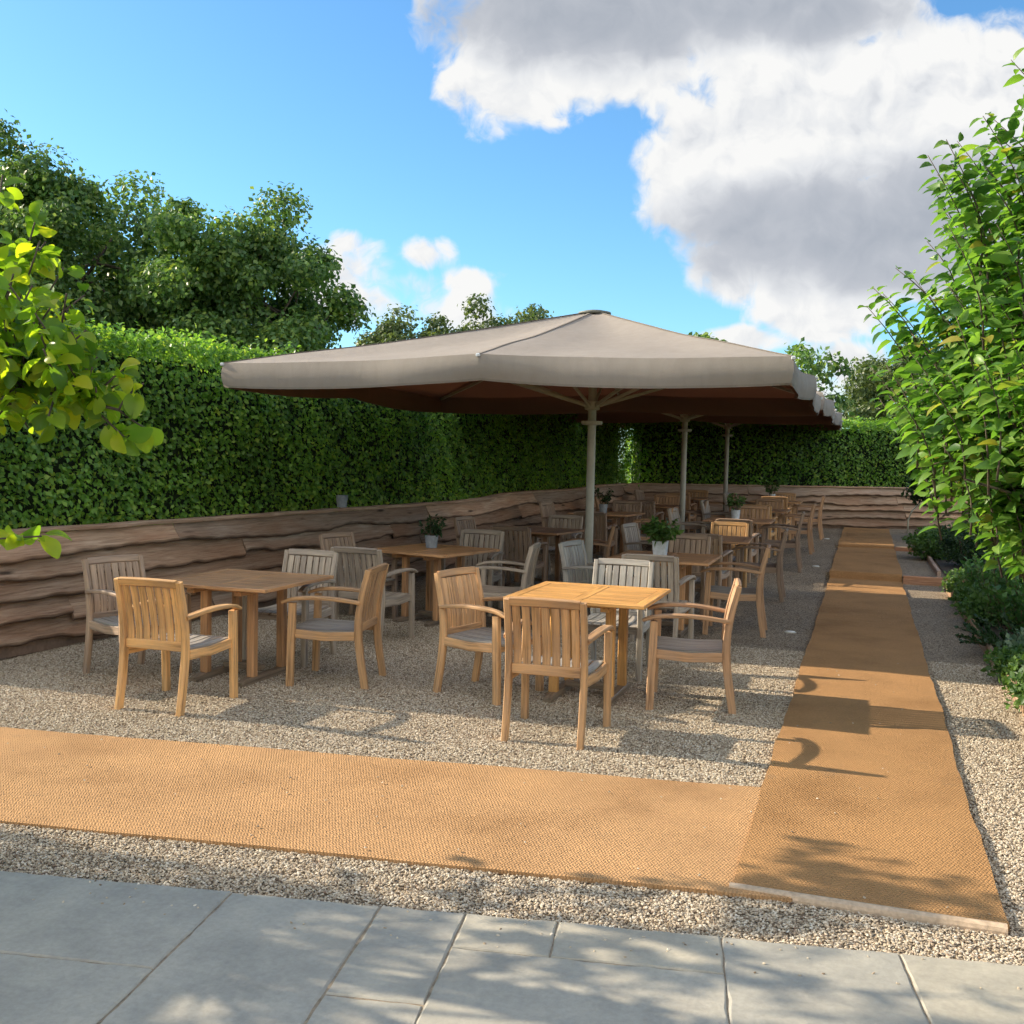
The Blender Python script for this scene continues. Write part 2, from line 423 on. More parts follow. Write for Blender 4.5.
def clump_tree(name, label, loc, height, radius, base, n_clump, n_leaf, lsize, mat, seed, group, trunk_r=.25, flat=.8, cat='tree', squash=1.0, loose=1.0):
    """tree > trunk (with limbs) and crown made of leaf clumps spread over an uneven crown volume"""
    random.seed(seed); rng = np.random.default_rng(seed)
    t = thing(name, label, cat, loc, 0, group)
    mb = MB()
    cz = (height + base) / 2; hz = (height - base) / 2
    top = (random.uniform(-.1, .1) * radius, random.uniform(-.1, .1) * radius, base + hz * 1.3)
    trunk = tube_tree(mb, (0, 0, -.1), top, trunk_r, trunk_r * .3, .04, 8)
    C = []; Rr = []
    for i in range(n_clump):
        while True:
            d = rng.normal(size=3); d /= np.linalg.norm(d)
            if d[2] > -.75: break
        k = rng.uniform(.35, 1) ** .5
        lump = 1 + .18 * math.sin(3 * math.atan2(d[1], d[0]) + seed) + rng.uniform(-.14, .12)
        c = np.array([d[0] * radius * k * lump, d[1] * radius * squash * k * lump, cz + d[2] * hz * k * lump])
        rr = radius * rng.uniform(.20, .36) * (1.12 - .25 * k)
        C.append(c); Rr.append(rr)
        if i % 2 == 0:
            a = trunk[random.randint(3, 8)]
            tube_tree(mb, a, Vector(c), trunk_r * .28, trunk_r * .05, .12, 4)
    per = n_leaf // n_clump
    Ps = []; Ns = []
    for c, rr in zip(C, Rr):
        d = rng.normal(size=(per, 3)); d = unit(d)
        r = rng.uniform(.15, 1, size=(per, 1)) ** .45 * (1 + .25 * rng.normal(size=(per, 1)) * loose * .6)
        Ps.append(c + d * r * rr * np.array([1, 1, flat])); Ns.append(d)
    P = np.concatenate(Ps); N = np.concatenate(Ns)
    N = unit(N + .7 * rng.normal(size=N.shape) + np.array([0, 0, .5]))
    D = unit(np.cross(N, rng.normal(size=N.shape)) + np.array([0, 0, -.25]))
    mb.build('trunk', M['bark'], t, True)
    leaves('crown', T_QUAD, P, D, N, lsize * rng.uniform(.6, 1.25, len(P)), mat, t)
    return t

# ------------------------------------------------------------------ setting: ground
def grid(xs, ys, zf, name, mat, parent=None):
    me = bpy.data.meshes.new(name)
    v = [(x, y, zf(x, y)) for y in ys for x in xs]; nx = len(xs)
    f = [(j * nx + i, j * nx + i + 1, (j + 1) * nx + i + 1, (j + 1) * nx + i) for j in range(len(ys) - 1) for i in range(nx - 1)]
    me.from_pydata(v, [], f); me.update()
    return link(name, me, mat, parent)

struct(grid([-400, -60, 60, 400], [-400, -60, 80, 400], lambda x, y: -.06, 'ground', M['grass']))
ys_g = [-3, 0, 2, 4, 8, 12, 14.2, 14.6, 15, 15.3, 15.61, 15.63, 16, 16.4, 16.7, 18.8, 19.3, 19.8, 20.19, 20.21, 20.6, 21, 24, 29]
struct(grid([-9, -7, -5, -3, -1, -.501, -.499, .6, 1.12, 4.0], ys_g, lambda x, y: gz(x, y), 'gravel', M['gravel']))
struct(grid([1.13, 1.6, 2.2, 3.2, 8.0], [-1, 4, 8, 12, 15.5, 15.66, 20.1, 20.3, 26], lambda x, y: gz(x, y) + .03, 'soil', M['soil']))

# paving slabs: rows run with the terrace edge, ten degrees off the path
def paving():
    mb = MB(); a = rad(10.0); o = Vector((-3.19, 3.11, 0)); ex = Vector((math.cos(a), math.sin(a), 0)); ey = Vector((math.sin(a), -math.cos(a), 0))
    def slab(x0, x1, y0, y1, j=.005):
        z = .022 + random.uniform(-.0015, .0015)
        q = []
        for (ax, ay, bx, by) in ((x0 + j, y0 + j, x1 - j, y0 + j), (x1 - j, y0 + j, x1 - j, y1 - j), (x1 - j, y1 - j, x0 + j, y1 - j), (x0 + j, y1 - j, x0 + j, y0 + j)):
            m_ = max(3, int(math.hypot(bx - ax, by - ay) / .05))
            for i in range(m_):
                e = .0035 if i else .002
                q.append(o + ex * (ax + (bx - ax) * i / m_ + random.uniform(-e, e) * .8) + ey * (ay + (by - ay) * i / m_ + random.uniform(-e, e) * .8))
        n = len(q); c = sum(q, Vector()) / n
        lo = [Vector((p.x, p.y, -.03)) for p in q]; mid = [Vector((p.x, p.y, z - .005)) for p in q]
        hi = [Vector((p.x, p.y, z)) + (c - p).normalized() * random.uniform(.005, .010) for p in q]
        vs = lo + mid + hi; fs = [tuple(2 * n + i for i in reversed(range(n)))]
        for k in range(n):
            k2 = (k + 1) % n
            fs += [(k, k + n, k2 + n, k2), (k + n, k + 2 * n, k2 + 2 * n, k2 + n)]
        mb.raw(vs, fs)
    slabs = [(.98, 1.57, 0, 1.35, .006), (1.57, 1.89, 0, .64), (1.57, 1.89, .64, 1.35), (1.89, 2.23, 0, .27), (2.23, 2.81, 0, .27), (1.89, 2.81, .27, 1.35),
             (2.81, 3.41, 0, .9), (2.81, 3.41, .9, 1.35), (3.41, 4.3, 0, .6), (3.41, 4.3, .6, 1.35), (4.3, 4.9, 0, .6), (4.3, 4.9, .6, 1.35), (4.9, 5.8, 0, .9), (4.9, 5.8, .9, 1.35),
             (-.25, .98, 0, .60), (.05, .98, .60, 1.35), (.93, .98, .60, 1.35), (-.9, -.25, 0, .60), (-.9, .05, .60, 1.35), (-2.1, -.9, 0, .75), (-2.1, -.9, .75, 1.35), (-3.6, -2.1, 0, .6), (-3.6, -2.1, .6, 1.35)]
    slabs = [q for q in slabs if q[:2] != (.93, .98)]
    for q in slabs: slab(*q[:4], *(q[4:] or (.003,)))
    pass
    for (y0, y1) in ((1.35, 1.95), (1.95, 2.85), (2.85, 3.6)):
        xs = [-3.6 - random.uniform(0, .5)]
        while xs[-1] < 5.8: xs.append(xs[-1] + random.choice([.6, .9, .9, 1.2]))
        for x0, x1 in zip(xs, xs[1:]): slab(x0, x1, y0, y1, .003)
    return struct(mb.build('paving', M['paving']))
paving()
# bedding sand under the slabs shows in the joints
def bed_sheet():
    a = rad(10.0); o = Vector((-3.19, 3.11, 0.0165)); ex = Vector((math.cos(a), math.sin(a), 0)); ey = Vector((math.sin(a), -math.cos(a), 0))
    mb = MB(); q = [o + ex * -5 + ey * .006, o + ex * 6.5 + ey * .006, o + ex * 6.5 + ey * 3.7, o + ex * -5 + ey * 3.7]
    mb.raw(q, [(0, 3, 2, 1)])
    return struct(mb.build('paving_joints', M['joint']))
bed_sheet()

def on_paving(x, y):
    a = rad(10.0); return (y - 3.11) - math.tan(a) * (x + 3.19) < .015
# loose pebbles on the gravel near the viewer (stuff: nobody could count them)
def pebbles():
    n = 700000
    x = RNG.uniform(-6.4, 1.12, n); y = RNG.uniform(2.2, 9.5, n)
    # thin out with distance
    keep = RNG.uniform(0, 1, n) < np.clip(1.25 - (y - 3) * .10, .4, 1)
    x, y = x[keep], y[keep]
    on_mat = (np.abs(x - .05) < .488) & (y > 4.04)
    a = rad(8.0); cx, cy = (x + .40), (y - 5.36)
    lx = cx * math.cos(a) + cy * math.sin(a); ly = -cx * math.sin(a) + cy * math.cos(a)
    on_cross = (lx < .3) & (ly < -.012) & (ly > -1.34) & (x < -.45)
    pv = (y - 3.11) - math.tan(rad(10)) * (x + 3.19) < .0
    # outside the picture (with room to step aside)
    vis = (x > -1.15 * y - .6)
    k = ~(on_mat | on_cross | pv) & vis
    stray = (on_mat | on_cross) & vis & (RNG.uniform(0, 1, len(x)) < .0005)
    sp = pv & ((y - 3.11) - math.tan(rad(10)) * (x + 3.19) > -.25) & vis & (RNG.uniform(0, 1, len(x)) < .006)
    zz = np.where(stray, .033, np.where(sp, .023, 0.0)); k = k | stray | sp
    x, y, zz = x[k], y[k], zz[k]
    me = bpy.data.meshes.new('loose_gravel')
    v = np.stack([x, y, RNG.uniform(0.000, .007, len(x)) * (zz == 0) + zz], 1)
    me.vertices.add(len(v)); me.vertices.foreach_set('co', v.astype(np.float32).ravel()); me.update()
    o = bpy.data.objects.new('loose_gravel', me); COL.objects.link(o); me.materials.append(M['pebble'])
    ng = bpy.data.node_groups.new('scatter_pebbles', 'GeometryNodeTree')
    ng.interface.new_socket('Geometry', in_out='INPUT', socket_type='NodeSocketGeometry')
    ng.interface.new_socket('Geometry', in_out='OUTPUT', socket_type='NodeSocketGeometry')
    N = ng.nodes; L = ng.links
    gi = N.new('NodeGroupInput'); go = N.new('NodeGroupOutput')
    ico = N.new('GeometryNodeMeshIcoSphere'); ico.inputs['Radius'].default_value = .0059; ico.inputs['Subdivisions'].default_value = 2
    jit = N.new('GeometryNodeSetPosition'); rn = N.new('FunctionNodeRandomValue'); rn.data_type = 'FLOAT_VECTOR'
    rn.inputs[0].default_value = (-.001,) * 3; rn.inputs[1].default_value = (.001,) * 3
    L.new(ico.outputs['Mesh'], jit.inputs['Geometry']); L.new(rn.outputs[0], jit.inputs['Offset'])
    tf = N.new('GeometryNodeTransform'); tf.inputs['Scale'].default_value = (1.15, .85, .6); L.new(jit.outputs[0], tf.inputs[0])
    sm = N.new('GeometryNodeSetMaterial'); sm.inputs['Material'].default_value = M['pebble']; L.new(tf.outputs[0], sm.inputs[0])
    ip = N.new('GeometryNodeInstanceOnPoints'); L.new(gi.outputs[0], ip.inputs['Points']); L.new(sm.outputs[0], ip.inputs['Instance'])
    r1 = N.new('FunctionNodeRandomValue'); r1.data_type = 'FLOAT_VECTOR'; r1.inputs[0].default_value = (-.6, -.6, 0); r1.inputs[1].default_value = (.6, .6, 6.28); r1.inputs['Seed'].default_value = 3
    r2 = N.new('FunctionNodeRandomValue'); r2.data_type = 'FLOAT_VECTOR'; r2.inputs[0].default_value = (.55, .55, .55); r2.inputs[1].default_value = (1.2, 1.2, 1.1); r2.inputs['Seed'].default_value = 5
    L.new(r1.outputs[0], ip.inputs['Rotation']); L.new(r2.outputs[0], ip.inputs['Scale'])
    L.new(ip.outputs[0], go.inputs[0])
    md = o.modifiers.new('scatter', 'NODES'); md.node_group = ng
    struct(o, 'stuff')
    o['label'] = 'loose cream and tan pebbles of the gravel terrace'
    return o
pebbles()

# ------------------------------------------------------------------ coir mats
def strip_mesh(xs, prof, name, mat, parent, thick=.018, wob=.006, rz=0, org=(0, 0)):
    """mat with thickness: prof = list of (y, z) of its top"""
    c, s_ = math.cos(rz), math.sin(rz)
    nx = len(xs); vs = []; fs = []
    ph = random.uniform(0, 9)
    for (y, z) in prof:
        for i, x in enumerate(xs):
            e = wob * (math.sin(y * 2.1 + ph) + .6 * math.sin(y * 7.3 + ph * 2) + random.uniform(-.8, .8)) if i in (0, nx - 1) else 0
            X, Y = x + e, y
            vs.append((org[0] + X * c - Y * s_, org[1] + X * s_ + Y * c, z + .0035 * math.sin(Y * 3.1 + X * 1.7 + ph) * math.sin(X * 2.3 - Y + ph) + random.uniform(-.0015, .0015)))
    n = len(vs)
    vs += [(v[0], v[1], v[2] - thick) for v in vs]
    for j in range(len(prof) - 1):
        for i in range(nx - 1):
            a = j * nx + i
            fs.append((a, a + 1, a + nx + 1, a + nx)); 
        a = j * nx; fs.append((a, a + nx, a + nx + n, a + n))
        a = j * nx + nx - 1; fs.append((a, a + n, a + nx + n, a + nx))
    for i in range(nx - 1):
        fs.append((i, i + n, i + 1 + n, i + 1)); a = (len(prof) - 1) * nx + i; fs.append((a, a + 1, a + 1 + n, a + n))
    mb = MB(); mb.raw(vs, fs)
    return mb.build(name, mat, parent)

t = thing('coir_mat', 'long brown coir mat running down the path between the gravel and the planting bed', 'mat')
prof = [(4.06 + .12 * i, .030) for i in range(96)]
prof = [p for p in prof if p[0] < 15.5] + [(15.56, .030), (15.585, .032), (15.592, .10), (15.60, .134), (15.65, .141)]
prof += [(15.8 + .2 * i, .141) for i in range(22) if 15.8 + .2 * i < 20.1] + [(20.16, .141), (20.165, .18), (20.19, .201)] + [(20.3 + .3 * i, .201) for i in range(18)]
strip_mesh([x + .05 for x in (-.495, -.3, -.1, .1, .3, .495)], prof, 'weave', M['coir'], t, .022)
strip_mesh([x + .05 for x in (-.497, -.25, 0, .25, .497)], [(4.022, .017), (4.028, .030), (4.045, .035), (4.062, .033)], 'end_binding', M['binding'], t, .018, .004)
o = strip_mesh([-5.4 + .2 * i for i in range(28)], [(-1.355, .020), (-1.345, .023)] + [(-1.3 + .1 * i, .0235) for i in range(13)] + [(-.01, .023), (0, .020)], 'cross_mat', M['coir_cross'], None, .018, .006, rad(8.0), (-.402, 5.36))
tag(o, 'wide pale coir mat lying across the gravel in front of the tables', 'mat')

# ------------------------------------------------------------------ timber walls of waney boards
def wall_frame(p0, p1):
    p0, p1 = Vector((*p0, 0)), Vector((*p1, 0)); d = (p1 - p0).normalized()
    return p0, d, Vector((d.y, -d.x, 0)), (p1 - p0).length      # front side = right of travel

def waney_wall(name, label, p0, p1, seed):
    random.seed(seed)
    o, d, nrm, L = wall_frame(p0, p1)
    t = thing(name, label, 'retaining wall', (o.x, o.y, 0))
    base = lambda u: gz(*( (o + d * u).xy)) if True else 0
    rows = [(.99, .80), (.815, .615), (.63, .44), (.455, .265), (.28, .09)]
    nb = 0
    for r, (zt, zb) in enumerate(rows):
        u = 0; 
        while u < L - .01:
            ln = random.uniform(2.8, 5.5)
            if u == 0: ln *= random.uniform(.4, 1)
            u1 = min(L, u + ln)
            if L - u1 < .8: u1 = L
            seg = max(3, int((u1 - u) / .06)); vs = []; gs = []; ed = []
            ph = [random.uniform(0, 6.28) for _ in range(5)]; fq = [random.uniform(1.0, 2.4), random.uniform(3.2, 6.0), random.uniform(8, 14)]; off = random.uniform(-30, 30); am = random.uniform(.8, 1.55)
            for i in range(seg + 1):
                uu = u + .004 + (u1 - u - .008) * i / seg
                z0 = base(uu)
                k = z0 * .8
                w = am * (.022 * math.sin(uu * fq[0] + ph[0]) + .011 * math.sin(uu * fq[1] + ph[1]) * math.sin(uu * .8 + ph[3]) + .007 * math.sin(uu * fq[2] + ph[2]) * math.sin(uu * 1.3 + ph[0]) + .004 * math.sin(uu * 23 + ph[3])) 
                w2 = .008 * math.sin(uu * 3.1 + ph[4])
                zl = zb + w + k
                th = .026
                ofs_t, ofs_b = .004, .085 + w2 * 1.6
                P = o + d * uu
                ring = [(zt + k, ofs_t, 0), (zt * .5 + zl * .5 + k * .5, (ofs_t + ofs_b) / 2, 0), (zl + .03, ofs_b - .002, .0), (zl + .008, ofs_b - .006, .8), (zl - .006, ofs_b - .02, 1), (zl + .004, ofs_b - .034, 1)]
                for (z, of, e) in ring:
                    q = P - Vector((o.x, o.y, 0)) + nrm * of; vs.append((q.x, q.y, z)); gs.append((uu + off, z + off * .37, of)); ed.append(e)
            fs = [];
            for i in range(seg):
                for j in range(5):
                    a = i * 6 + j; fs.append((a, a + 1, a + 7, a + 6))
            fs.append(tuple(range(5, -1, -1))); fs.append(tuple(seg * 6 + j for j in range(6)))
            mb = MB(); mb.raw(vs, fs, gs)
            c = random.uniform(.75, 1.25); wm = random.uniform(-.07, .05)
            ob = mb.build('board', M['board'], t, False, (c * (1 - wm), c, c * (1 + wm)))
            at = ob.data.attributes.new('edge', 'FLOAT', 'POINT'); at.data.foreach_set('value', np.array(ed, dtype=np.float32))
            nb += 1; u = u1
    # backing, posts and cap
    mb = MB()
    n = 30
    pts = [d * (L * i / n) + nrm * -.03 + Vector((0, 0, .47 + base(L * i / n) * .8)) for i in range(n + 1)]
    mb.sweep(pts, (.94, .05), (0, 0, 1)); mb.build('backing', M['sleeper'], t, False, (.2, .2, .2))
    u = 0; k = 0
    while u < L - .01:
        u1 = min(L, u + random.uniform(2.4, 3.6))
        if L - u1 < 1: u1 = L
        mb = MB(); q = 14
        pts = [d * (u + .003 + (u1 - u - .006) * i / q) + nrm * (-.035 + .008 * math.sin(u + i)) + Vector((0, 0, 1.010 + base(u + (u1 - u) * i / q) * .8 + .003 * math.sin(i * 1.3 + u))) for i in range(q + 1)]
        mb.sweep(pts, [(.155 + .012 * math.sin(i * .9 + u * 3), .034) for i in range(q + 1)], (nrm.x, nrm.y, 0), .006)
        c = random.uniform(1.0, 1.3); mb.build('cap', M['board'], t, False, (c, c * .97, c * .95)); u = u1
    return t
LW0, LW1 = (-6.53, 5.6), (-4.89, 22.9)
FW1 = (3.4, 27.6)
waney_wall('timber_wall', 'low wall of overlapping rough-edged boards below the long hedge on the left', LW0, LW1, 21)
waney_wall('timber_wall', 'low wall of overlapping rough-edged boards across the far end of the terrace', (-4.86, 22.95), FW1, 22)

# ------------------------------------------------------------------ hedges
def hedge(name, label, p0, p1, z0, h, depth, dens, lsize, seed, z_base=0, lump=.09):
    """clipped hedge > foliage (leaf shell with gaps), stems (dark twiggy inside)"""
    rng = np.random.default_rng(seed); random.seed(seed)
    o, d, nrm, L = wall_frame(p0, p1)
    t = thing(name, label, 'hedge', (o.x, o.y, z_base))
    d_, n_ = np.array(d), np.array(nrm)
    def surf(u, v, side):
        w = lump * (np.sin(u * 1.7 + v * 2.1 + seed) * .5 + np.sin(u * 3.9 - v * 3.3) * .3 + np.sin(u * 8.3 + v * 7.1 + 1) * .25)
        return w
    Ps, Ns = [], []
    def face(nn, kind):
        u = rng.uniform(0, L, nn)
        lay = rng.uniform(0, 1, nn) ** 1.6 * .20
        if kind in ('f', 'b'):
            v = z0 + rng.uniform(0, 1, nn) * (h - z0)
            w = surf(u, v, 0) - lay
            sg = 1 if kind == 'f' else -1
            bw = 0 if kind == 'f' else -depth
            P = d_ * u[:, None] + n_ * (bw + sg * w)[:, None] + np.array([0, 0, 1]) * v[:, None]
            N = np.tile(n_ * sg, (nn, 1)) + np.array([0, 0, .25])
        elif kind == 't':
            v = rng.uniform(0, 1, nn) * depth
            w = surf(u, v + 5, 0) * .8 - lay + (rng.uniform(0, 1, nn) ** 6) * .16
            P = d_ * u[:, None] - n_ * v[:, None] + np.array([0, 0, 1]) * (h + w)[:, None]
            N = np.tile(np.array([0, 0, 1.0]), (nn, 1))
        else:
            v = z0 + rng.uniform(0, 1, nn) * (h - z0); q = rng.uniform(0, 1, nn) * depth
            uu = 0 if kind == 's' else L
            w = surf(q, v, 0) - lay; sg = -1 if kind == 's' else 1
            P = d_ * (uu + sg * w)[:, None] - n_ * q[:, None] + np.array([0, 0, 1]) * v[:, None]
            N = np.tile(d_ * sg, (nn, 1))
        Ps.append(P); Ns.append(N)
    A = L * (h - z0)
    face(int(A * dens), 'f'); face(int(A * dens * .35), 'b'); face(int(L * depth * dens * 1.1), 't')
    face(int(depth * (h - z0) * dens), 's'); face(int(depth * (h - z0) * dens * .6), 'e')
    P = np.concatenate(Ps); N = np.concatenate(Ns)
    N = unit(N + rng.normal(size=N.shape) * .55)
    D = unit(np.cross(N, rng.normal(size=N.shape)) * 1.0 + np.array([0, 0, -.55]) + N * .35)
    leaves('foliage', T_QUAD, P, D, N, lsize * rng.uniform(.65, 1.25, len(P)), M['hedge'], t)
    mb = MB(); i_ = .2
    for k in range(int(L / .5)):
        u = (k + .5) * .5 + random.uniform(-.15, .15)
        if u > L: break
        b = d * u - nrm * depth * random.uniform(.35, .65)
        tube_tree(mb, b + Vector((0, 0, -.02)), b + nrm * random.uniform(-.2, .3) + Vector((random.uniform(-.1, .1), random.uniform(-.1, .1), h * .9)), .025, .008, .05, 5)
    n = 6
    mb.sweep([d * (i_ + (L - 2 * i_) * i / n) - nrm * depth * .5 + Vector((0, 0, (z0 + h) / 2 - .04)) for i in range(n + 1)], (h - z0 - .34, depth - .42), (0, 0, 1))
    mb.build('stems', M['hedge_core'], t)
    return t
hedge('hedge', 'tall clipped hedge behind the long timber wall on the left', (-6.88, 6.0), (-5.25, 23.6), .75, 2.82, 1.3, 1350, .061, 3)
hedge('hedge', 'tall clipped hedge behind the timber wall across the far end', (-5.1, 23.5), (4.4, 28.3), .8, 2.62, 1.2, 800, .074, 4, .1)
hedge('hedge', 'unseen clipped hedge added at the left to shade the stone paving', (-6.75, -2.5), (-6.75, 3.3), .05, 2.75, 1.0, 500, .075, 5)  # added out of view as a shadow-caster over the left paving

# ------------------------------------------------------------------ chair
TONES = {
    'warm': (.64, .385, .19), 'honey': (.72, .43, .185), 'brown': (.54, .33, .185), 'grey': (.47, .395, .315),
    'silver': (.49, .465, .42), 'dark': (.34, .245, .175), 'umber': (.44, .32, .23)}
def make_chair():
    t = thing('garden_chair', '', 'chair', (0, 0, 0))
    W = M['teak']
    back = [(-.305, -.01), (-.268, .20), (-.245, .40), (-.250, .55), (-.280, .72), (-.320, .862)]
    def back_y(z):
        for (y0, z0), (y1, z1) in zip(back, back[1:]):
            if z <= z1: return y0 + (y1 - y0) * (z - z0) / (z1 - z0)
        return back[-1][0]
    for sx in (-1, 1):
        mb = MB(); pts = []; secs = []
        n = 14
        for i in range(n + 1):
            z = -.01 + .872 * i / n
            # smooth the polyline a little
            y = (back_y(max(-.01, z - .05)) + back_y(z) * 2 + back_y(min(.862, z + .05))) / 4
            pts.append((sx * .232, y, z)); k = z / .862
            secs.append((.036, .052 - .012 * max(0, k - .5) * 2 + .004 * (1 - abs(k - .45) * 2)))
        mb.sweep(pts, secs, (1, 0, 0), .005); mb.build('leg', W, t)
    for sx in (-1, 1):
        mb = MB(); mb.sweep([(sx * .272, .252, -.01), (sx * .272, .248, .2), (sx * .271, .240, .42), (sx * .270, .236, .612)], [(.043, .052), (.043, .052), (.045, .055), (.043, .05)], (1, 0, 0), .006)
        mb.build('leg', W, t)
    for sx in (-1, 1):
        mb = MB(); pts = []; secs = []
        n = 14
        for i in range(n + 1):
            k = i / n
            y = -.262 + .575 * k
            x = .242 + .03 * math.sin(min(1, k * 1.2) * math.pi / 2) + .006 * math.sin(k * math.pi)
            z = .625 + .030 * math.sin(k * math.pi * .93) - .018 * max(0, k - .8) * 5 * (k - .8) * 5
            pts.append((sx * x, y, z)); secs.append((.046 + .016 * math.sin(k * math.pi) ** .7, .026 - (.008 if i == n else 0)))
        mb.sweep(pts, secs, (1, 0, 0), .007); mb.build('armrest', W, t)
    # seat of seven boards running front to back, dished
    mb = MB()
    for i in range(7):
        x = -.198 + i * .066
        pts = []
        for k in range(9):
            q = k / 8; y = -.225 + .50 * q
            z = .418 - .016 * math.sin(q * math.pi * .9) + .012 * q - (.016 * max(0, q - .85) / .15)
            pts.append((x * (1 + .10 * q), y, z))
        mb.sweep(pts, (.057, .016), (1, 0, 0), .004)
    mb.build('seat', W, t)
    mb = MB()
    for sx in (-1, 1):
        mb.sweep([(sx * .240, -.222, .382), (sx * .252, 0, .372), (sx * .262, .214, .388)], (.024, .062), (1, 0, 0), .004)
    mb.box((0, .238, .385), (.498, .024, .058)); mb.box((0, -.03, .378), (.49, .05, .022))
    mb.build('seat_frame', W, t)
    # back: slats between a lower and an upper rail
    mb = MB()
    for i in range(7):
        x = -.180 + i * .060
        mb.sweep([(x, back_y(z) + .004, z) for z in (.455, .55, .65, .75, .82)], (.048, .014), (1, 0, 0), .003)
    mb.build('backrest', W, t)
    mb = MB()
    rot = Matrix.Rotation(rad(-16), 3, 'X')
    mb.sweep([(x, back_y(.842) - .004 * math.cos(x * 5), .845 + .006 * math.cos(x * 6)) for x in (-.2135, -.1, 0, .1, .2135)], (.052, .028), (0, -.28, .96), .005)
    mb.build('top_rail', W, t)
    mb = MB(); mb.box((0, back_y(.44) + .002, .436), (.427, .026, .062)); mb.build('lower_rail', W, t)
    return t

def make_table(size):
    t = thing('dining_table', '', 'table', (0, 0, 0)); W = M['sealed_teak']
    h = size / 2; mb = MB(); fw = .075; th = .026; z = .728
    for sy in (-1, 1):
        mb.box((0, sy * (h - fw / 2), z), (size, fw, th), .004)
    for sx in (-1, 1):
        mb.box((sx * (h - fw / 2), 0, z - .0004), (fw, size - 2 * fw - .002, th), .004)
    mb.box((0, 0, z - .0007), (.085, size - 2 * fw - .002, th), .003)
    inner = size - 2 * fw; n = 9; w = inner / n
    for half in (-1, 1):
        x0 = .0435; x1 = h - fw - .001
        for i in range(n):
            mb.box((half * (x0 + x1) / 2, -inner / 2 + w * (i + .5), z - .001), (x1 - x0, w - .003, th - .004), .002)
    mb.build('tabletop', W, t)
    a = .2
    for sx in (-1, 1):
        for sy in (-1, 1):
            mb = MB(); mb.sweep([(sx * a, sy * a, .052), (sx * a, sy * a, .3), (sx * a, sy * a, .664)], (.062, .062), (1, 0, 0), .006); mb.build('leg', W, t)
    for sx in (-1, 1):
        mb = MB(); mb.sweep([(sx * a, -.36, .018), (sx * a, -.3, .024), (sx * a, 0, .0255), (sx * a, .3, .024), (sx * a, .36, .018)], [(.06, .036), (.066, .052), (.066, .053), (.066, .052), (.06, .036)], (1, 0, 0), .006); mb.build('foot', W, t)
    mb = MB(); mb.box((0, 0, .075), (2 * a - .064, .06, .04)); mb.build('stretcher', W, t)
    mb = MB()
    for sx in (-1, 1): mb.box((sx * a, 0, .689), (.06, size * .8, .048))
    mb.box((0, a, .6892), (2 * a - .062, .05, .046)); mb.box((0, -a, .6892), (2 * a - .062, .05, .046))
    mb.build('top_support', W, t)
    return t

chair0 = make_chair(); table0 = make_table(.98)
used_c = []; used_t = []
def paint(root, col, var=.10):
    v = random.uniform(1 - var, 1 + var)
    for ch in root.children:
        k = v * random.uniform(.93, 1.07)
        ch.color = (col[0] * k, col[1] * k, col[2] * k, 1)
def place_chair(x, y, head, label, tone):
    loc = (x, y, gz(x, y)); rz = rad(-head)
    g = 'teak armchairs around the tables'
    if not used_c:
        o = chair0; o.location = loc; o.rotation_euler = (0, 0, rz); o['label'] = label; o['group'] = g
    else: o = dup(chair0, loc, rz, label, g)
    used_c.append(o); paint(o, TONES[tone])
    for ch in o.children:
        n = ch.name.split('.')[0]
        if n == 'seat' and tone in ('warm', 'honey', 'brown', 'umber'):
            ch.color = (.36, .335, .30, 1)
def place_table(x, y, rz, label, col):
    g = 'square teak dining tables'
    loc = (x, y, gz(x, y))
    if not used_t:
        o = table0; o.location = loc; o.rotation_euler = (0, 0, rad(rz)); o['label'] = label; o['group'] = g
    else: o = dup(table0, loc, rad(rz), label, g)
    used_t.append(o); paint(o, col, .05)
    leg = (.34, .20, .10)
    for ch in o.children:
        if ch.name.split('.')[0] in ('foot', 'stretcher'): ch.color = (.27, .21, .15, 1)

random.seed(5)
ORANGE = (.68, .37, .125); TAN = (.58, .32, .155); BRN = (.45, .255, .135)
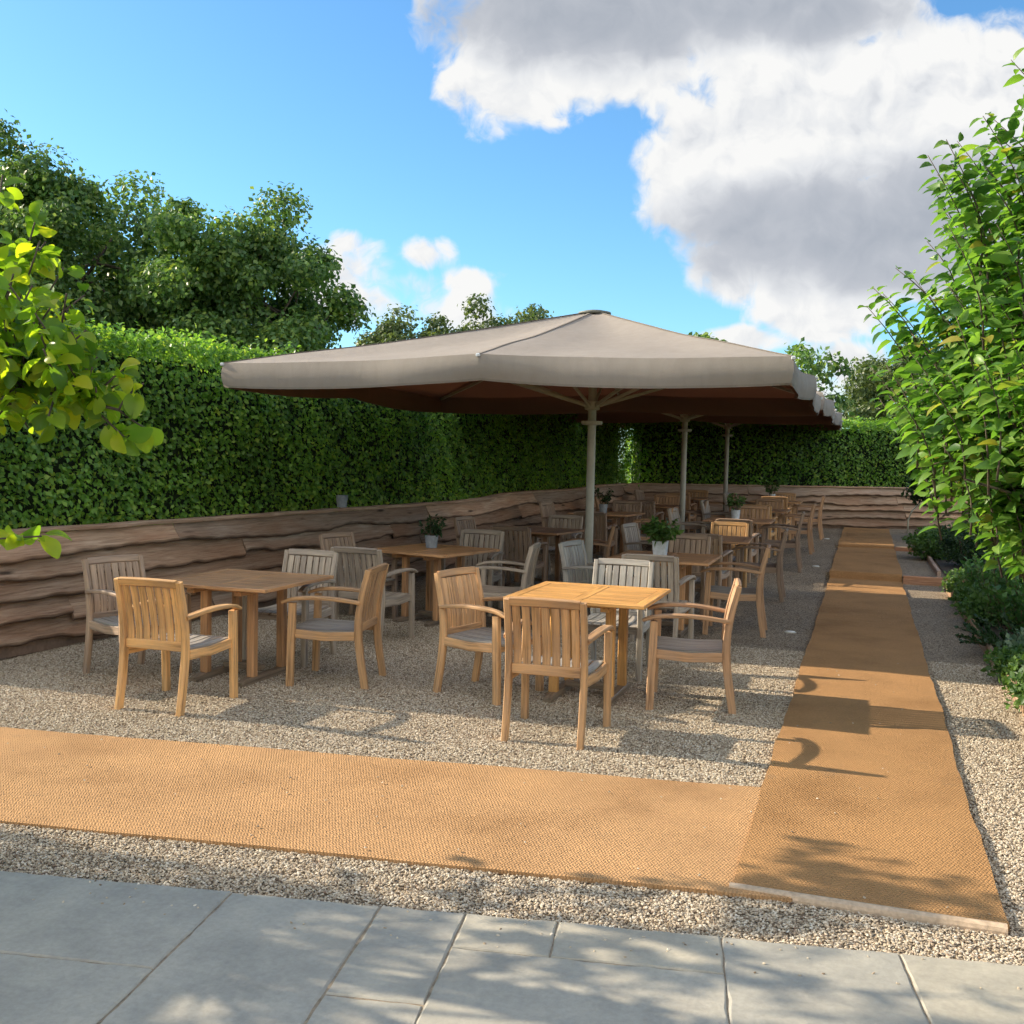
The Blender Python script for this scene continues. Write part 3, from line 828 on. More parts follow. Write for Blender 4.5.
# every table: centre, turn, colour, label, words for its chairs, then chairs (x, y, heading, side words, tone)
SET = [
 (-1.83, 7.08, 0, ORANGE, 'bright orange sunlit teak table at the front beside the path', 'the bright orange front table', [
   (-1.76, 6.02, -3, 'warm brown armchair, back to the viewer, near side of {}', 'warm'),
   (-1.12, 7.12, -97, 'brown armchair seen side-on, path side of {}', 'brown'),
   (-2.50, 6.85, 106, 'pale slatted armchair angled at the left of {}', 'warm'),
   (-1.86, 7.94, 180, 'pale grey armchair behind {}, facing the viewer', 'silver')]),
 (-4.40, 6.62, 0, TAN, 'brown teak table at the front left near the timber wall', 'the front left table', [
   (-4.32, 5.72, -3, 'honey brown armchair, back to the viewer, at the near side of {}', 'honey'),
   (-5.14, 6.32, 108, 'weathered armchair by the timber wall on the left side of {}', 'umber'),
   (-3.70, 6.76, -99, 'brown armchair turned side-on at the right of {}', 'warm'),
   (-4.42, 7.32, 180, 'grey-brown slatted armchair behind {}, facing the viewer', 'grey')]),
 (-1.85, 10.10, 0, TAN, 'brown teak table with a white pot plant, second from the front beside the path', 'the white pot table', [
   (-1.74, 9.10, 2, 'grey armchair, back to the viewer, near side of {}', 'grey'),
   (-1.20, 10.35, -94, 'brown armchair seen side-on, path side of {}', 'brown'),
   (-2.44, 9.76, 102, 'silver-grey armchair near the first parasol pole, left of {}', 'silver'),
   (-1.85, 11.08, 180, 'brown slatted armchair behind {}, facing the viewer', 'umber')]),
 (-4.15, 9.62, -14, TAN, 'brown teak table with a grey pot plant, second from the front along the wall', 'the grey pot table plant', [
   (-4.2, 8.36, 4, 'grey armchair, back to the viewer, near side of {}', 'grey'),
   (-4.86, 9.36, 104, 'brown armchair against the wall at the left side of {}', 'umber'),
   (-3.28, 9.28, -98, 'grey armchair seen from behind at the right of {}', 'grey'),
   (-4.02, 10.42, 176, 'grey slatted armchair behind {}, facing the viewer', 'grey')]),
 (-1.80, 12.85, 3, BRN, 'dark brown teak table third from the front beside the path', 'the third table beside the path', [
   (-1.75, 11.98, 0, 'dark armchair, back to the viewer, near side of {}', 'umber'),
   (-1.22, 13.05, -92, 'dark armchair seen side-on, path side of {}', 'dark'),
   (-2.55, 12.9, 98, 'grey armchair on the left side of {}', 'grey'),
   (-1.72, 13.78, 180, 'pale armchair with bright slats behind {}', 'honey')]),
 (-4.08, 12.95, -8, BRN, 'dark brown teak table third from the front along the wall', 'the third table along the wall', [
   (-3.98, 11.82, 0, 'dark armchair, back to the viewer, near side of {}', 'dark'),
   (-4.82, 12.85, 100, 'brown armchair against the wall at the left side of {}', 'umber'),
   (-3.28, 12.5, -104, 'brown armchair at the right of {}', 'brown'),
   (-4.05, 13.85, 180, 'grey armchair behind {}, facing the viewer', 'grey')]),
 (-1.78, 15.75, 0, BRN, 'dark brown teak table fourth from the front beside the path', 'the fourth table beside the path', [
   (-1.72, 14.85, 0, 'brown armchair, back to the viewer, near side of {}', 'umber'),
   (-1.18, 15.9, -92, 'dark armchair seen side-on, path side of {}', 'dark'),
   (-2.5, 15.8, 96, 'grey armchair on the left side of {}', 'grey'),
   (-1.7, 16.7, 180, 'brown slatted armchair behind {}, facing the viewer', 'brown')]),
 (-3.90, 16.0, -5, BRN, 'dark brown teak table fourth from the front along the wall', 'the fourth table along the wall', [
   (-3.85, 15.05, 0, 'dark armchair, back to the viewer, near side of {}', 'dark'),
   (-4.62, 16.0, 98, 'brown armchair against the wall at the left side of {}', 'umber'),
   (-3.15, 15.9, -98, 'brown armchair on the right side of {}', 'brown'),
   (-3.85, 16.95, 180, 'brown armchair behind {}, facing the viewer', 'umber')]),
 (-1.75, 18.65, 0, BRN, 'teak table fifth from the front beside the path', 'the fifth table beside the path', [
   (-1.7, 17.75, 0, 'orange armchair, back to the viewer, near side of {}', 'honey'),
   (-1.15, 18.75, -90, 'brown armchair seen side-on, path side of {}', 'brown'),
   (-2.45, 18.7, 96, 'grey armchair on the left side of {}', 'grey'),
   (-1.7, 19.6, 180, 'brown armchair behind {}, facing the viewer', 'brown')]),
 (-3.75, 18.9, 0, BRN, 'teak table fifth from the front along the wall', 'the fifth table along the wall', [
   (-3.7, 17.98, 0, 'brown armchair, back to the viewer, near side of {}', 'umber'),
   (-4.45, 18.9, 98, 'brown armchair against the wall at the left side of {}', 'brown'),
   (-3.05, 18.85, -98, 'grey-brown armchair on the right side of {}', 'umber'),
   (-3.7, 19.85, 180, 'brown armchair behind {}, facing the viewer', 'brown')]),
 (-1.70, 21.5, 0, TAN, 'teak table at the far end beside the path', 'the far end table beside the path', [
   (-1.65, 20.6, 0, 'orange-brown armchair, back to the viewer, near side of {}', 'warm'),
   (-1.1, 21.6, -90, 'brown armchair seen side-on, path side of {}', 'brown'),
   (-2.4, 21.5, 96, 'grey armchair on the left side of {}', 'grey'),
   (-1.65, 22.5, 180, 'brown armchair behind {}, in front of the far wall', 'warm')]),
 (-3.60, 21.7, 0, BRN, 'teak table in the far left corner by the wall', 'the far left corner table', [
   (-3.55, 20.8, 0, 'brown armchair, back to the viewer, near side of {}', 'brown'),
   (-4.3, 21.7, 98, 'brown armchair against the wall at the left side of {}', 'umber'),
   (-2.9, 21.65, -98, 'brown armchair on the right side of {}', 'brown'),
   (-3.55, 22.6, 180, 'brown armchair behind {}, facing the viewer', 'warm')]),
]
for (x, y, rz, col, lab, words, chairs) in SET:
    place_table(x, y, rz, lab, col)
    for (cx, cy, hd, lb, tone) in chairs:
        place_chair(cx, cy, hd + random.uniform(-1.5, 1.5), lb.format(words), tone)

# ------------------------------------------------------------------ parasols
def parasol(x, y, label, seed):
    random.seed(seed)
    z0 = gz(x, y)
    t = thing('parasol', label, 'parasol', (x, y, z0), 0, 'large square parasols over the tables')
    HL, HR, HF = -3.0, 2.34, 2.66; ZE, ZA, VAL = 2.60, 3.34, .24
    apex = Vector((0, 0, ZA))
    # outline: corners and mid points are rib ends, cloth pulls in between them
    ribs = [(HL, -HF), ((HL + HR) / 2, -HF - .06), (HR, -HF), (HR + .05, 0), (HR, HF), ((HL + HR) / 2, HF + .06), (HL, HF), (HL - .05, 0)]
    ns = 14; B = []; RB = []
    for i in range(8):
        a, b = Vector(ribs[i]), Vector(ribs[(i + 1) % 8])
        for k in range(ns):
            q = k / ns; p = a.lerp(b, q); s = math.sin(math.pi * q)
            p -= p.normalized() * .055 * s
            drop = (.05 if i % 2 == 0 else .0) * (1 - q) + (.05 if i % 2 == 1 else .0) * q
            B.append(Vector((p.x, p.y, ZE - drop - .022 * s))); RB.append(s)
    nb = len(B); nr = 12
    grids = {}
    def shell(dz, name, mat, val, thick=0):
        vs = []; fs = []
        for j in range(nr + 1):
            r = .045 + .955 * j / nr
            for i in range(nb):
                p = apex.lerp(B[i], r)
                p.z += -.085 * math.sin(math.pi * r) * (.35 + .65 * RB[i]) * .85 + dz
                p.z += (.007 * math.sin(i * .9 + j * .7 + seed) + .005 * math.sin(i * .37 - j * 1.3 + seed * 2)) * (r if r < .95 else .3)
                vs.append(p)
        rows = nr + 1
        if val:
            nv = 6
            for j in range(1, nv + 1):
                k = j / nv
                for i in range(nb):
                    p = B[i].copy(); out = Vector((p.x, p.y, 0)).normalized()
                    fold = .013 * math.sin(i * .62 + seed * 1.3) + .012 * math.sin(i * .27 + seed) + .009 * math.sin(i * 1.37 + seed * .7)
                    corner = (1 - RB[i]) ** 3
                    p += out * (.012 * k + fold * k * 1.1 + (.028 if not dz else .0) * math.sin(k * math.pi) - .05 * corner * k)
                    p.z -= val * k * (1 + .02 * math.sin(i * .35 + seed) + .05 * RB[i] - .03 * corner)
                    p.z += dz; 
                    if dz: p -= out * (.012 + .022 * k)
                    vs.append(p)
            rows += nv
        grids[name] = (list(vs), rows)
        # eight panels, each with its own edge verts, so the seams along the ribs stay crisp
        V2 = []; fs = []; w_ = ns + 1
        for q in range(8):
            b0 = len(V2)
            for j in range(rows):
                for i in range(w_): V2.append(vs[j * nb + (q * ns + i) % nb])
            if val:
                e0 = len(V2)
                for j in range(nr, rows):
                    for i in range(w_): V2.append(vs[j * nb + (q * ns + i) % nb])
                for j in range(rows - 1 - nr):
                    for i in range(ns):
                        a = e0 + j * w_ + i; fs.append((a, a + w_, a + w_ + 1, a + 1))
            for j in range(nr if val else rows - 1):
                for i in range(ns):
                    a = b0 + j * w_ + i
                    fs.append((a, a + w_, a + w_ + 1, a + 1))
        vs = V2
        mb = MB(); mb.raw(vs, fs); return mb.build(name, mat, t, True)
    cano = shell(0, 'canopy', M['canvas'], VAL)
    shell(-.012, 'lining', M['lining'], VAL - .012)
    gv, rows = grids['canopy']
    mb = MB()
    for q in range(8):                                          # a stitched tape over every rib
        pts = [gv[j * nb + q * ns] + Vector((0, 0, .003)) for j in range(nr + 1)]
        d = Vector((pts[-1].x, pts[-1].y, 0)).normalized()
        mb = MB(); mb.sweep(pts, (.034, .004), (-d.y, d.x, 0), .001); mb.build('seam', M['hem'], t)
    mb = MB(); vs = []; fs = []
    for j, k in ((rows - 2, .55), (rows - 1, 0)):
        for i in range(nb):
            p = gv[j * nb + i].lerp(gv[(rows - 1) * nb + i], k); out = Vector((p.x, p.y, 0)).normalized()
            vs.append(p + out * .003 - Vector((0, 0, .001 if j == rows - 1 else 0)))
    for i in range(nb): fs.append((i, nb + i, nb + (i + 1) % nb, (i + 1) % nb))
    mb.raw(vs, fs); mb.build('hem', M['hem'], t, True)
    mb = MB(); mb.lathe((0, 0, ZA - .045), [(.15, 0), (.185, .012), (.18, .03), (.10, .048), (.02, .056)], 24); mb.build('cap', M['cap'], t, True)
    mb = MB(); mb.tube([(0, 0, 0), (0, 0, 1.2), (0, 0, 2.12), (0, 0, 3.2)], .047, 20); mb.build('pole', M['pole'], t, True)
    mb = MB(); mb.lathe((0, 0, 0), [(.30, 0), (.30, .012), (.08, .018), (.075, .09), (.05, .095)], 24); mb.build('base_plate', M['cap'], t)
    mb = MB(); mb.lathe((0, 0, 2.07), [(.055, 0), (.115, .005), (.12, .045), (.06, .05)], 20); mb.build('collar', M['arm'], t)
    mb = MB(); mb.lathe((0, 0, 2.235), [(.05, 0), (.085, .01), (.085, .10), (.05, .11)], 16); mb.build('hub', M['arm'], t)
    for i in range(8):
        e = Vector((*ribs[i], ZE - (.05 if i % 2 == 0 else 0)))
        p = [apex.lerp(e, q) - Vector((0, 0, .045 + .055 * math.sin(math.pi * q))) for q in (.03, .25, .5, .75, .985)]
        mb = MB(); mb.sweep(p, (.026, .038), (-e.y, e.x, 0), .004); rb = mb.build('rib', M['arm'], t)
        d = Vector((e.x, e.y, 0)).normalized(); m_ = p[2] - Vector((0, 0, .03))
        s0 = d * .08 + Vector((0, 0, 2.29))
        mb = MB(); mb.sweep([s0, s0.lerp(m_, .5) + Vector((0, 0, -.03)), m_], (.024, .036), (-d.y, d.x, 0), .004); mb.build('strut', M['arm'], t)
        mb = MB(); mb.box(Vector((e.x, e.y, e.z - .015)) + d * .012, (.035, .035, .03), .006); mb.build('rib_end', M['pot_white'], t)
    return t
parasol(-2.93, 11.2, 'nearest large taupe parasol, its pole beside the grey pot table', 1)
parasol(-2.93, 17.4, 'middle large taupe parasol, partly hidden behind the nearest one', 2)
parasol(-2.93, 23.0, 'farthest large taupe parasol, closest to the far hedge', 3)

# ------------------------------------------------------------------ pots with plants
def potted(name, x, y, z, r, h, leafr, mat, label, lsize, n, seed, square=False, leafh=None):
    rng = np.random.default_rng(seed); random.seed(seed)
    t = thing(name, label, 'pot plant' if n else 'pot', (x, y, z))
    mb = MB()
    if square:
        prof = [(r * .82 * 1.3, 0), (r * 1.0 * 1.3, h), (r * .88 * 1.3, h), (r * .84 * 1.3, h - .02)]
        mb.lathe((0, 0, 0), prof, 4)
    else: mb.lathe((0, 0, 0), [(r * .78, 0), (r * .8, .004), (r, h), (r * .9, h), (r * .86, h - .025)], 20)
    p_ = mb.build('pot', mat, t); 
    if square: p_.rotation_euler.z = rad(45)
    mb = MB(); mb.lathe((0, 0, h - .03), [(r * .85, 0), (r * .8, .008)], 14); mb.build('compost', M['soil'], t)
    if n:
        mb = MB(); P = []; D = []; lh = leafh or leafr * 1.6
        for k in range(16):
            a = rng.uniform(0, 6.28); e = leafr * rng.uniform(.3, 1)
            tip = Vector((math.cos(a) * e, math.sin(a) * e, h + lh * rng.uniform(.45, 1)))
            pts = tube_tree(mb, (math.cos(a) * r * .3, math.sin(a) * r * .3, h - .03), tip, .004, .0015, .12, 4)
            for q in range(n // 16):
                s_ = rng.uniform(.3, 1); i = min(3, int(s_ * 4)); b = pts[i].lerp(pts[i + 1], s_ * 4 - i)
                P.append(np.array(b) + rng.normal(size=3) * leafr * .08); D.append(rng.normal(size=3) + np.array([math.cos(a), math.sin(a), .5]))
        mb.build('stems', M['twig'], t)
        P = np.array(P); D = np.array(D); N = rng.normal(size=P.shape) * .5 + np.array([0, 0, 1])
        leaves('foliage', T_LEAF, P, D, N, lsize * rng.uniform(.7, 1.2, len(P)), M['bush_leaf'] if seed % 2 else M['box_leaf'], t)
    return t
TZ = .742
potted('potted_plant', -1.90, 10.05, TZ, .075, .155, .19, M['pot_white'], 'white square pot of dark leafy plant on the second table beside the path', .075, 260, 41, True, .2)
potted('potted_plant', -4.22, 9.72, TZ, .072, .13, .12, M['pot_grey'], 'grey round pot of dark leafy plant on the table near the wall', .05, 200, 42, False, .2)
potted('potted_plant', -1.85, 15.8, gz(-1.85, 15.8) + TZ, .07, .14, .16, M['pot_white'], 'pale pot of dark leafy plant on the fourth table beside the path', .06, 160, 43)
potted('potted_plant', -3.95, 15.95, gz(-3.95, 15.95) + TZ, .07, .14, .17, M['pot_grey'], 'grey pot of dark leafy plant on the fourth table along the wall', .06, 160, 44)
potted('potted_plant', -1.8, 21.5, gz(-1.8, 21.5) + TZ, .07, .14, .18, M['pot_white'], 'pale pot of dark leafy plant on the far end table beside the path', .07, 160, 45)
potted('plant_pot', -6.12, 11.3, 1.029, .075, .15, 0, M['pot_grey'], 'empty grey plant pot standing on the wall cap against the hedge', .05, 0, 46)

# small pale discs set flush in the gravel beside the mat
for (x, y, l) in ((-.66, 10.55, 'nearest small round pale disc set flush in the gravel beside the path'), (-.68, 16.4, 'middle small round pale disc set flush in the gravel beside the path'), (-.7, 21.6, 'farthest small round pale disc set flush in the gravel beside the path')):
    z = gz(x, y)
    t = thing('pale_disc', l, 'ground light', (x, y, z), 0, 'flush round pale discs beside the path')
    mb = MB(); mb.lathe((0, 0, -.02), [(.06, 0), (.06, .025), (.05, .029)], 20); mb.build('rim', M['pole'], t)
    mb = MB(); mb.lathe((0, 0, .004), [(.048, 0), (.046, .008), (.02, .011)], 16); mb.build('lens', M['disc_face'], t, True)  # lens: plain pale top of the disc

# ------------------------------------------------------------------ right side: timber edges, sleepers, bed plants
def plank(name, p0, p1, w, h, zc, label, cat, col, mat='board'):
    mb = MB(); a, b = Vector((*p0, zc)), Vector((*p1, zc)); d = (b - a).normalized()
    n = max(2, int((b - a).length / .5)); c = (a + b) / 2
    mb.sweep([a.lerp(b, i / n) - c + Vector((0, 0, random.uniform(-.003, .003))) for i in range(n + 1)], (w, h), (d.y, -d.x, 0), .008)
    o = mb.build(name, M[mat], None, False, col); o.location = c
    at = o.data.attributes.new('edge', 'FLOAT', 'POINT')
    return tag(o, label, cat)
plank('edging_board', (1.10, 5.2), (1.10, 15.3), .045, .13, .045, 'long timber board edging the planting bed beside the gravel strip', 'edging', (.95, .92, .86))
plank('edging_board', (1.04, 15.80), (1.04, 20.0), .05, .10, .145, 'short timber board edging the bed beyond the step', 'edging', (1.0, 1.0, 1.05))
plank('step_sleeper', (.555, 15.60), (1.62, 15.60), .07, .135, .055, 'brown timber sleeper forming the step at the right of the mat', 'sleeper', (1.15, .9, .75))
plank('step_sleeper', (.555, 20.16), (1.42, 20.16), .07, .085, .137, 'second timber sleeper farther along at the right of the mat', 'sleeper', (1.15, .9, .75))
plank('edge_stone', (1.16, 15.30), (1.80, 15.30), .24, .05, .04, 'pale grey stone slab at the corner of the planting bed below the sleeper', 'stone', None, 'stone_edge')

def shrub(name, label, x, y, rx, ry, h, n, lsize, mat, seed, group=None, tmpl=T_QUAD, cat='shrub'):
    rng = np.random.default_rng(seed); random.seed(seed)
    z = gz(x, y) + .02
    t = thing(name, label, cat, (x, y, z), 0, group)
    mb = MB()
    for k in range(9):
        a = random.uniform(0, 6.28); q = random.uniform(.2, .7)
        tube_tree(mb, (random.uniform(-.03, .03), random.uniform(-.03, .03), -.02), (math.cos(a) * rx * q, math.sin(a) * ry * q, h * random.uniform(.5, .85)), .012, .004, .12, 4)
    mb.build('stems', M['twig'], t)
    d = unit(rng.normal(size=(n, 3))); r = rng.uniform(.2, 1, (n, 1)) ** .4
    lum = 1 + .13 * np.sin(5 * np.arctan2(d[:, 1:2], d[:, 0:1]) + seed) + .1 * np.sin(7 * d[:, 2:3] + seed)
    P = d * r * lum * np.array([rx, ry, h / 2]) + np.array([0, 0, h / 2])
    P[:, 2] = np.maximum(P[:, 2], .01)
    N = unit(d + .6 * rng.normal(size=(n, 3)) + np.array([0, 0, .4])); D = unit(np.cross(N, rng.normal(size=(n, 3))) + d * .6 + np.array([0, 0, .3]))
    leaves('foliage', tmpl, P, D, N, lsize * rng.uniform(.6, 1.25, n), mat, t)
    return t
def upright(name, label, x, y, r, h, n_stem, mat, seed, lsize=.035, per=34, lean=.18, cat='plant', group=None):
    rng = np.random.default_rng(seed); random.seed(seed)
    t = thing(name, label, cat, (x, y, gz(x, y) + .02), 0, group)
    mb = MB(); P = []; D = []
    for k in range(n_stem):
        a = rng.uniform(0, 6.28); q = math.sqrt(rng.uniform(0, 1)) * r
        b = Vector((math.cos(a) * q * .6, math.sin(a) * q * .6, -.02))
        tip = Vector((math.cos(a) * q * (1 + lean), math.sin(a) * q * (1 + lean), h * rng.uniform(.6, 1.05))) + Vector((rng.uniform(-.05, .05), rng.uniform(-.05, .05), 0))
        pts = tube_tree(mb, b, tip, .005, .002, .08, 4)
        for j in range(per):
            s_ = (j + .5) / per * .9 + .1; i = min(3, int(s_ * 4)); pp = pts[i].lerp(pts[i + 1], s_ * 4 - i)
            th = j * 2.4
            P.append(tuple(pp)); D.append((math.cos(th), math.sin(th), .9 + rng.uniform(-.2, .4)))
    mb.build('stems', M['twig'], t)
    P = np.array(P); D = np.array(D)
    N = np.tile([0, 0, 1.0], (len(P), 1)) + rng.normal(size=P.shape) * .4
    leaves('foliage', T_QUAD, P, D, N, lsize * rng.uniform(.7, 1.3, len(P)), mat, t)
    return t
G = 'upright green plants in the bed'
for k, (x, y, r, h, l) in enumerate([
    (1.55, 13.6, .32, .62, 'upright dark green plant in the bed nearest the sleeper'),
    (1.62, 12.6, .36, .74, 'tall upright green plant in the bed, second from the sleeper'),
    (1.60, 11.5, .36, .78, 'tall upright green plant in the middle of the bed'),
    (2.15, 12.3, .38, .85, 'taller upright green plant at the back of the bed'),
    (2.05, 10.8, .36, .80, 'upright green plant at the back of the bed under the fruit tree'),
    (1.55, 10.5, .30, .62, 'upright dark green plant in the bed beside the sprawling rosemary')]):
    upright('upright_plant', l, x, y, r, h, 46, M['stem_leaf'], 60 + k, .07, 26, .25, group=G)
for k, (x, y, r, h, l) in enumerate([
    (1.48, 9.3, .34, .34, 'low grey-green sage mound behind the bed edging, beyond its neighbour'),
    (1.50, 8.4, .36, .36, 'low grey-green sage mound at the edge of the picture'),
    (2.05, 9.4, .4, .45, 'taller grey-green sage mound at the back of the bed'),
    (1.55, 7.4, .38, .4, 'nearest grey-green sage mound below the fruit tree')]):
    shrub('sage_plant', l, x, y, r, r, h, 1500, .055, M['sage_leaf'], 70 + k, 'grey-green sage mounds in the bed', T_LEAF if False else T_QUAD, 'plant')
for k, (x, y, r, h, l) in enumerate([
    (1.26, 11.9, .26, .30, 'low leafy green plant spilling over the edging, middle of the strip'),
    (1.27, 12.9, .26, .30, 'low leafy green plant spilling over the edging, second from the corner stone'),
    (1.30, 14.2, .30, .36, 'low leafy green plant at the corner stone of the bed'),
    (1.24, 8.8, .26, .26, 'low leafy green plant spilling over the edging before the rosemary'),
    (1.25, 7.7, .27, .28, 'nearest low leafy green plant spilling over the edging')]):
    shrub('edging_plant', l, x, y, r, r * 1.5, h, 1300, .055, M['bush_leaf'], 90 + k, 'low plants spilling over the bed edging', T_QUAD, 'plant')
def rosemary():
    t = thing('rosemary', 'dark rosemary sprawling out of the bed over the gravel strip', 'plant', (1.36, 10.0, .03))
    rng = np.random.default_rng(8); random.seed(8); mb = MB(); P = []; D = []
    for k in range(16):
        tip = Vector((rng.uniform(-.55, -.1), rng.uniform(-.35, .75), rng.uniform(.06, .30)))
        pts = tube_tree(mb, (0, rng.uniform(-.15, .15), .02), tip, .007, .003, .15, 5)
        pts = [Vector((p.x, p.y, max(p.z, .03))) for p in pts]
        for j in range(80):
            s_ = .15 + .85 * j / 80; i = min(4, int(s_ * 5)); p = pts[i].lerp(pts[i + 1], s_ * 5 - i); d = (pts[i + 1] - pts[i]).normalized(); th = j * 2.4
            P.append(tuple(p)); D.append((d.x + math.cos(th) * .8, d.y + math.sin(th) * .8, d.z + .3 + math.sin(th * 1.3) * .3))
    mb.build('stems', M['twig'], t); P = np.array(P); N = rng.normal(size=P.shape) + np.array([0, 0, 1])
    leaves('foliage', T_QUAD, P, np.array(D), N, .04 * rng.uniform(.7, 1.3, len(P)), M['box_leaf'], t)
rosemary()
shrub('box_ball', 'dark clipped box ball in the bed beyond the sleeper', 1.50, 17.3, .40, .40, .72, 3600, .045, M['box_leaf'], 80)
shrub('box_ball', 'second dark box ball behind the sleeper at the right of the bed', 2.05, 16.4, .42, .42, .66, 3600, .045, M['box_leaf'], 81)
shrub('leafy_bush', 'low bright green bush spilling over the bed edge beyond the sleeper', 1.12, 18.6, .42, .5, .5, 2200, .065, M['bush_leaf'], 82)
shrub('leafy_bush', 'small green bush behind the box ball near the far end', 1.7, 19.4, .4, .4, .55, 1500, .065, M['bush_leaf'], 83)

def cane():
    mb = MB(); p0 = Vector((.93, 24.6, .17)); pts = [(0, 0, 0), (0, 0, .3), (.07, 0, .5), (.25, 0, .72), (.5, -.02, .87), (.75, -.03, .93), (1.3, -.1, .93), (2.2, -.25, .95), (3.4, -.4, .97)]
    mb.tube(pts, .018, 8); o = mb.build('bent_cane', M['cane'], None, True); o.location = p0
    return tag(o, 'thin pale cane bent over into a hoop at the far end of the bed', 'cane')
cane()

# ------------------------------------------------------------------ trees
clump_tree('broadleaf_tree', 'largest dark tree at the far left behind the hedge', (-24.9, 26.4, 0), 10.9, 4.0, 2.2, 130, 80000, .19, M['oak'], 101, 'dark trees behind the left hedge', .3)
clump_tree('broadleaf_tree', 'rounded dark tree behind the hedge, right of the largest one', (-18.1, 27.6, 0), 9.1, 3.15, 1.8, 110, 64000, .18, M['oak'], 102, 'dark trees behind the left hedge', .26)
clump_tree('broadleaf_tree', 'low dark tree between the two tall ones behind the hedge', (-21.4, 28.6, 0), 6.6, 2.6, 1.5, 60, 26000, .19, M['oak'], 103, 'dark trees behind the left hedge', .26)
clump_tree('distant_tree', 'distant pale tree just above the parasol top, right one of the pair', (-15.3, 43.5, 0), 8.3, 3.0, 2.0, 90, 26000, .2, M['pale_tree'], 104, 'distant trees', .2)
clump_tree('distant_tree', 'distant low pale tree just above the parasol top, left one of the pair', (-18.6, 41.5, 0), 7.6, 2.9, 2.0, 90, 28000, .2, M['pale_tree'], 105, 'distant trees', .2)
clump_tree('distant_tree', 'tip of a distant tree showing over the right slope of the parasol', (-5.4, 35.0, 0), 6.1, 1.4, 2.0, 30, 6000, .2, M['oak'], 106, 'distant trees', .14)
clump_tree('distant_tree', 'rounded mid green tree beyond the far hedge, left of the fruit tree', (1.9, 37.5, 0), 6.0, 2.7, 1.2, 80, 36000, .15, M['pale_tree'], 107, None, .2)
clump_tree('young_tree', 'thin young tree with sparse leaves beside the parasol corner', (-1.75, 30.0, 0), 5.3, 1.15, 2.3, 26, 900, .2, M['oak'], 108, None, .05, .8, 'tree', 1.0, 2.0)
clump_tree('dark_shrub_tree', 'small dark bushy tree in the far bed behind the bent cane', (1.9, 22.3, .15), 2.75, 1.15, .75, 40, 9000, .11, M['box_leaf'], 109, None, .08)

def fruit_tree():
    rng = np.random.default_rng(33); random.seed(33)
    t = thing('fruit_tree', 'bright green leafy fruit tree with upright shoots leaning over the path on the right', 'tree', (1.50, 6.45, 0))
    mb = MB(); tr = tube_tree(mb, (0, 0, -.05), (.03, .02, 2.2), .055, .03, .03, 8)
    prof = [(1.0, .45), (1.16, .68), (1.5, .98), (1.8, 1.25), (2.1, 1.48), (2.4, 1.62), (2.8, 1.55), (3.3, 1.34), (3.8, 1.05), (4.3, .7), (4.9, .3)]
    def rz(z):
        for (z0, r0), (z1, r1) in zip(prof, prof[1:]):
            if z <= z1: return r0 + (r1 - r0) * (z - z0) / (z1 - z0)
        return .1
    P = []; D = []; Sz = []
    for k in range(1300):
        a = rng.uniform(0, 6.28); zt = rng.uniform(1.05, 4.15) if k % 3 else rng.uniform(1.15, 2.3)
        q = rng.uniform(.18, 1.0) ** .6
        rr = rz(zt) * q * rng.uniform(.9, 1.06)
        tip = Vector((math.cos(a) * rr, math.sin(a) * rr, zt))
        ln = rng.uniform(.45, .95)
        up = rng.uniform(.7, 1.25) if zt > 1.5 else rng.uniform(.0, .5)
        d = Vector((math.cos(a) * .45, math.sin(a) * .45, up)).normalized()
        base = tip - d * ln + Vector((rng.uniform(-.06, .06), rng.uniform(-.06, .06), 0))
        base.z = max(base.z, 1.05)
        n = 5; bow = Vector((math.cos(a), math.sin(a), 0)) * .07
        pts = [base.lerp(tip, i / n) - bow * math.sin(math.pi * i / n) for i in range(n + 1)]
        mb.tube(pts, [.0065 - .0045 * i / n for i in range(n + 1)], 5)
        if k % 4 == 0:
            tube_tree(mb, tr[random.randint(3, 8)], base, .018, .006, .1, 4)
        m_ = int(ln / .024)
        for j in range(m_):
            s_ = .08 + .92 * (j + .5) / m_; i = min(n - 1, int(s_ * n)); p = pts[i].lerp(pts[i + 1], s_ * n - i)
            th = j * 2.4 + k
            side = Vector((math.cos(th), math.sin(th), 0)); side = (side - d * side.dot(d)).normalized()
            dd = side * (.9 if j < m_ - 2 else .4) + d * .45 + Vector((0, 0, -.22 + rng.uniform(-.3, .2)))
            P.append(tuple(p + side * .006)); D.append(tuple(dd)); Sz.append((.108 - .03 * (s_ > .9)) * rng.uniform(.7, 1.2))
    mb.build('trunk', M['bark'], t, True)
    P = np.array(P); D = np.array(D); N = np.tile([0, 0, 1.0], (len(P), 1)) + rng.normal(size=P.shape) * .45
    leaves('crown', T_LEAF, P, D, N, Sz, M['fruit_leaf'], t, True)
fruit_tree()

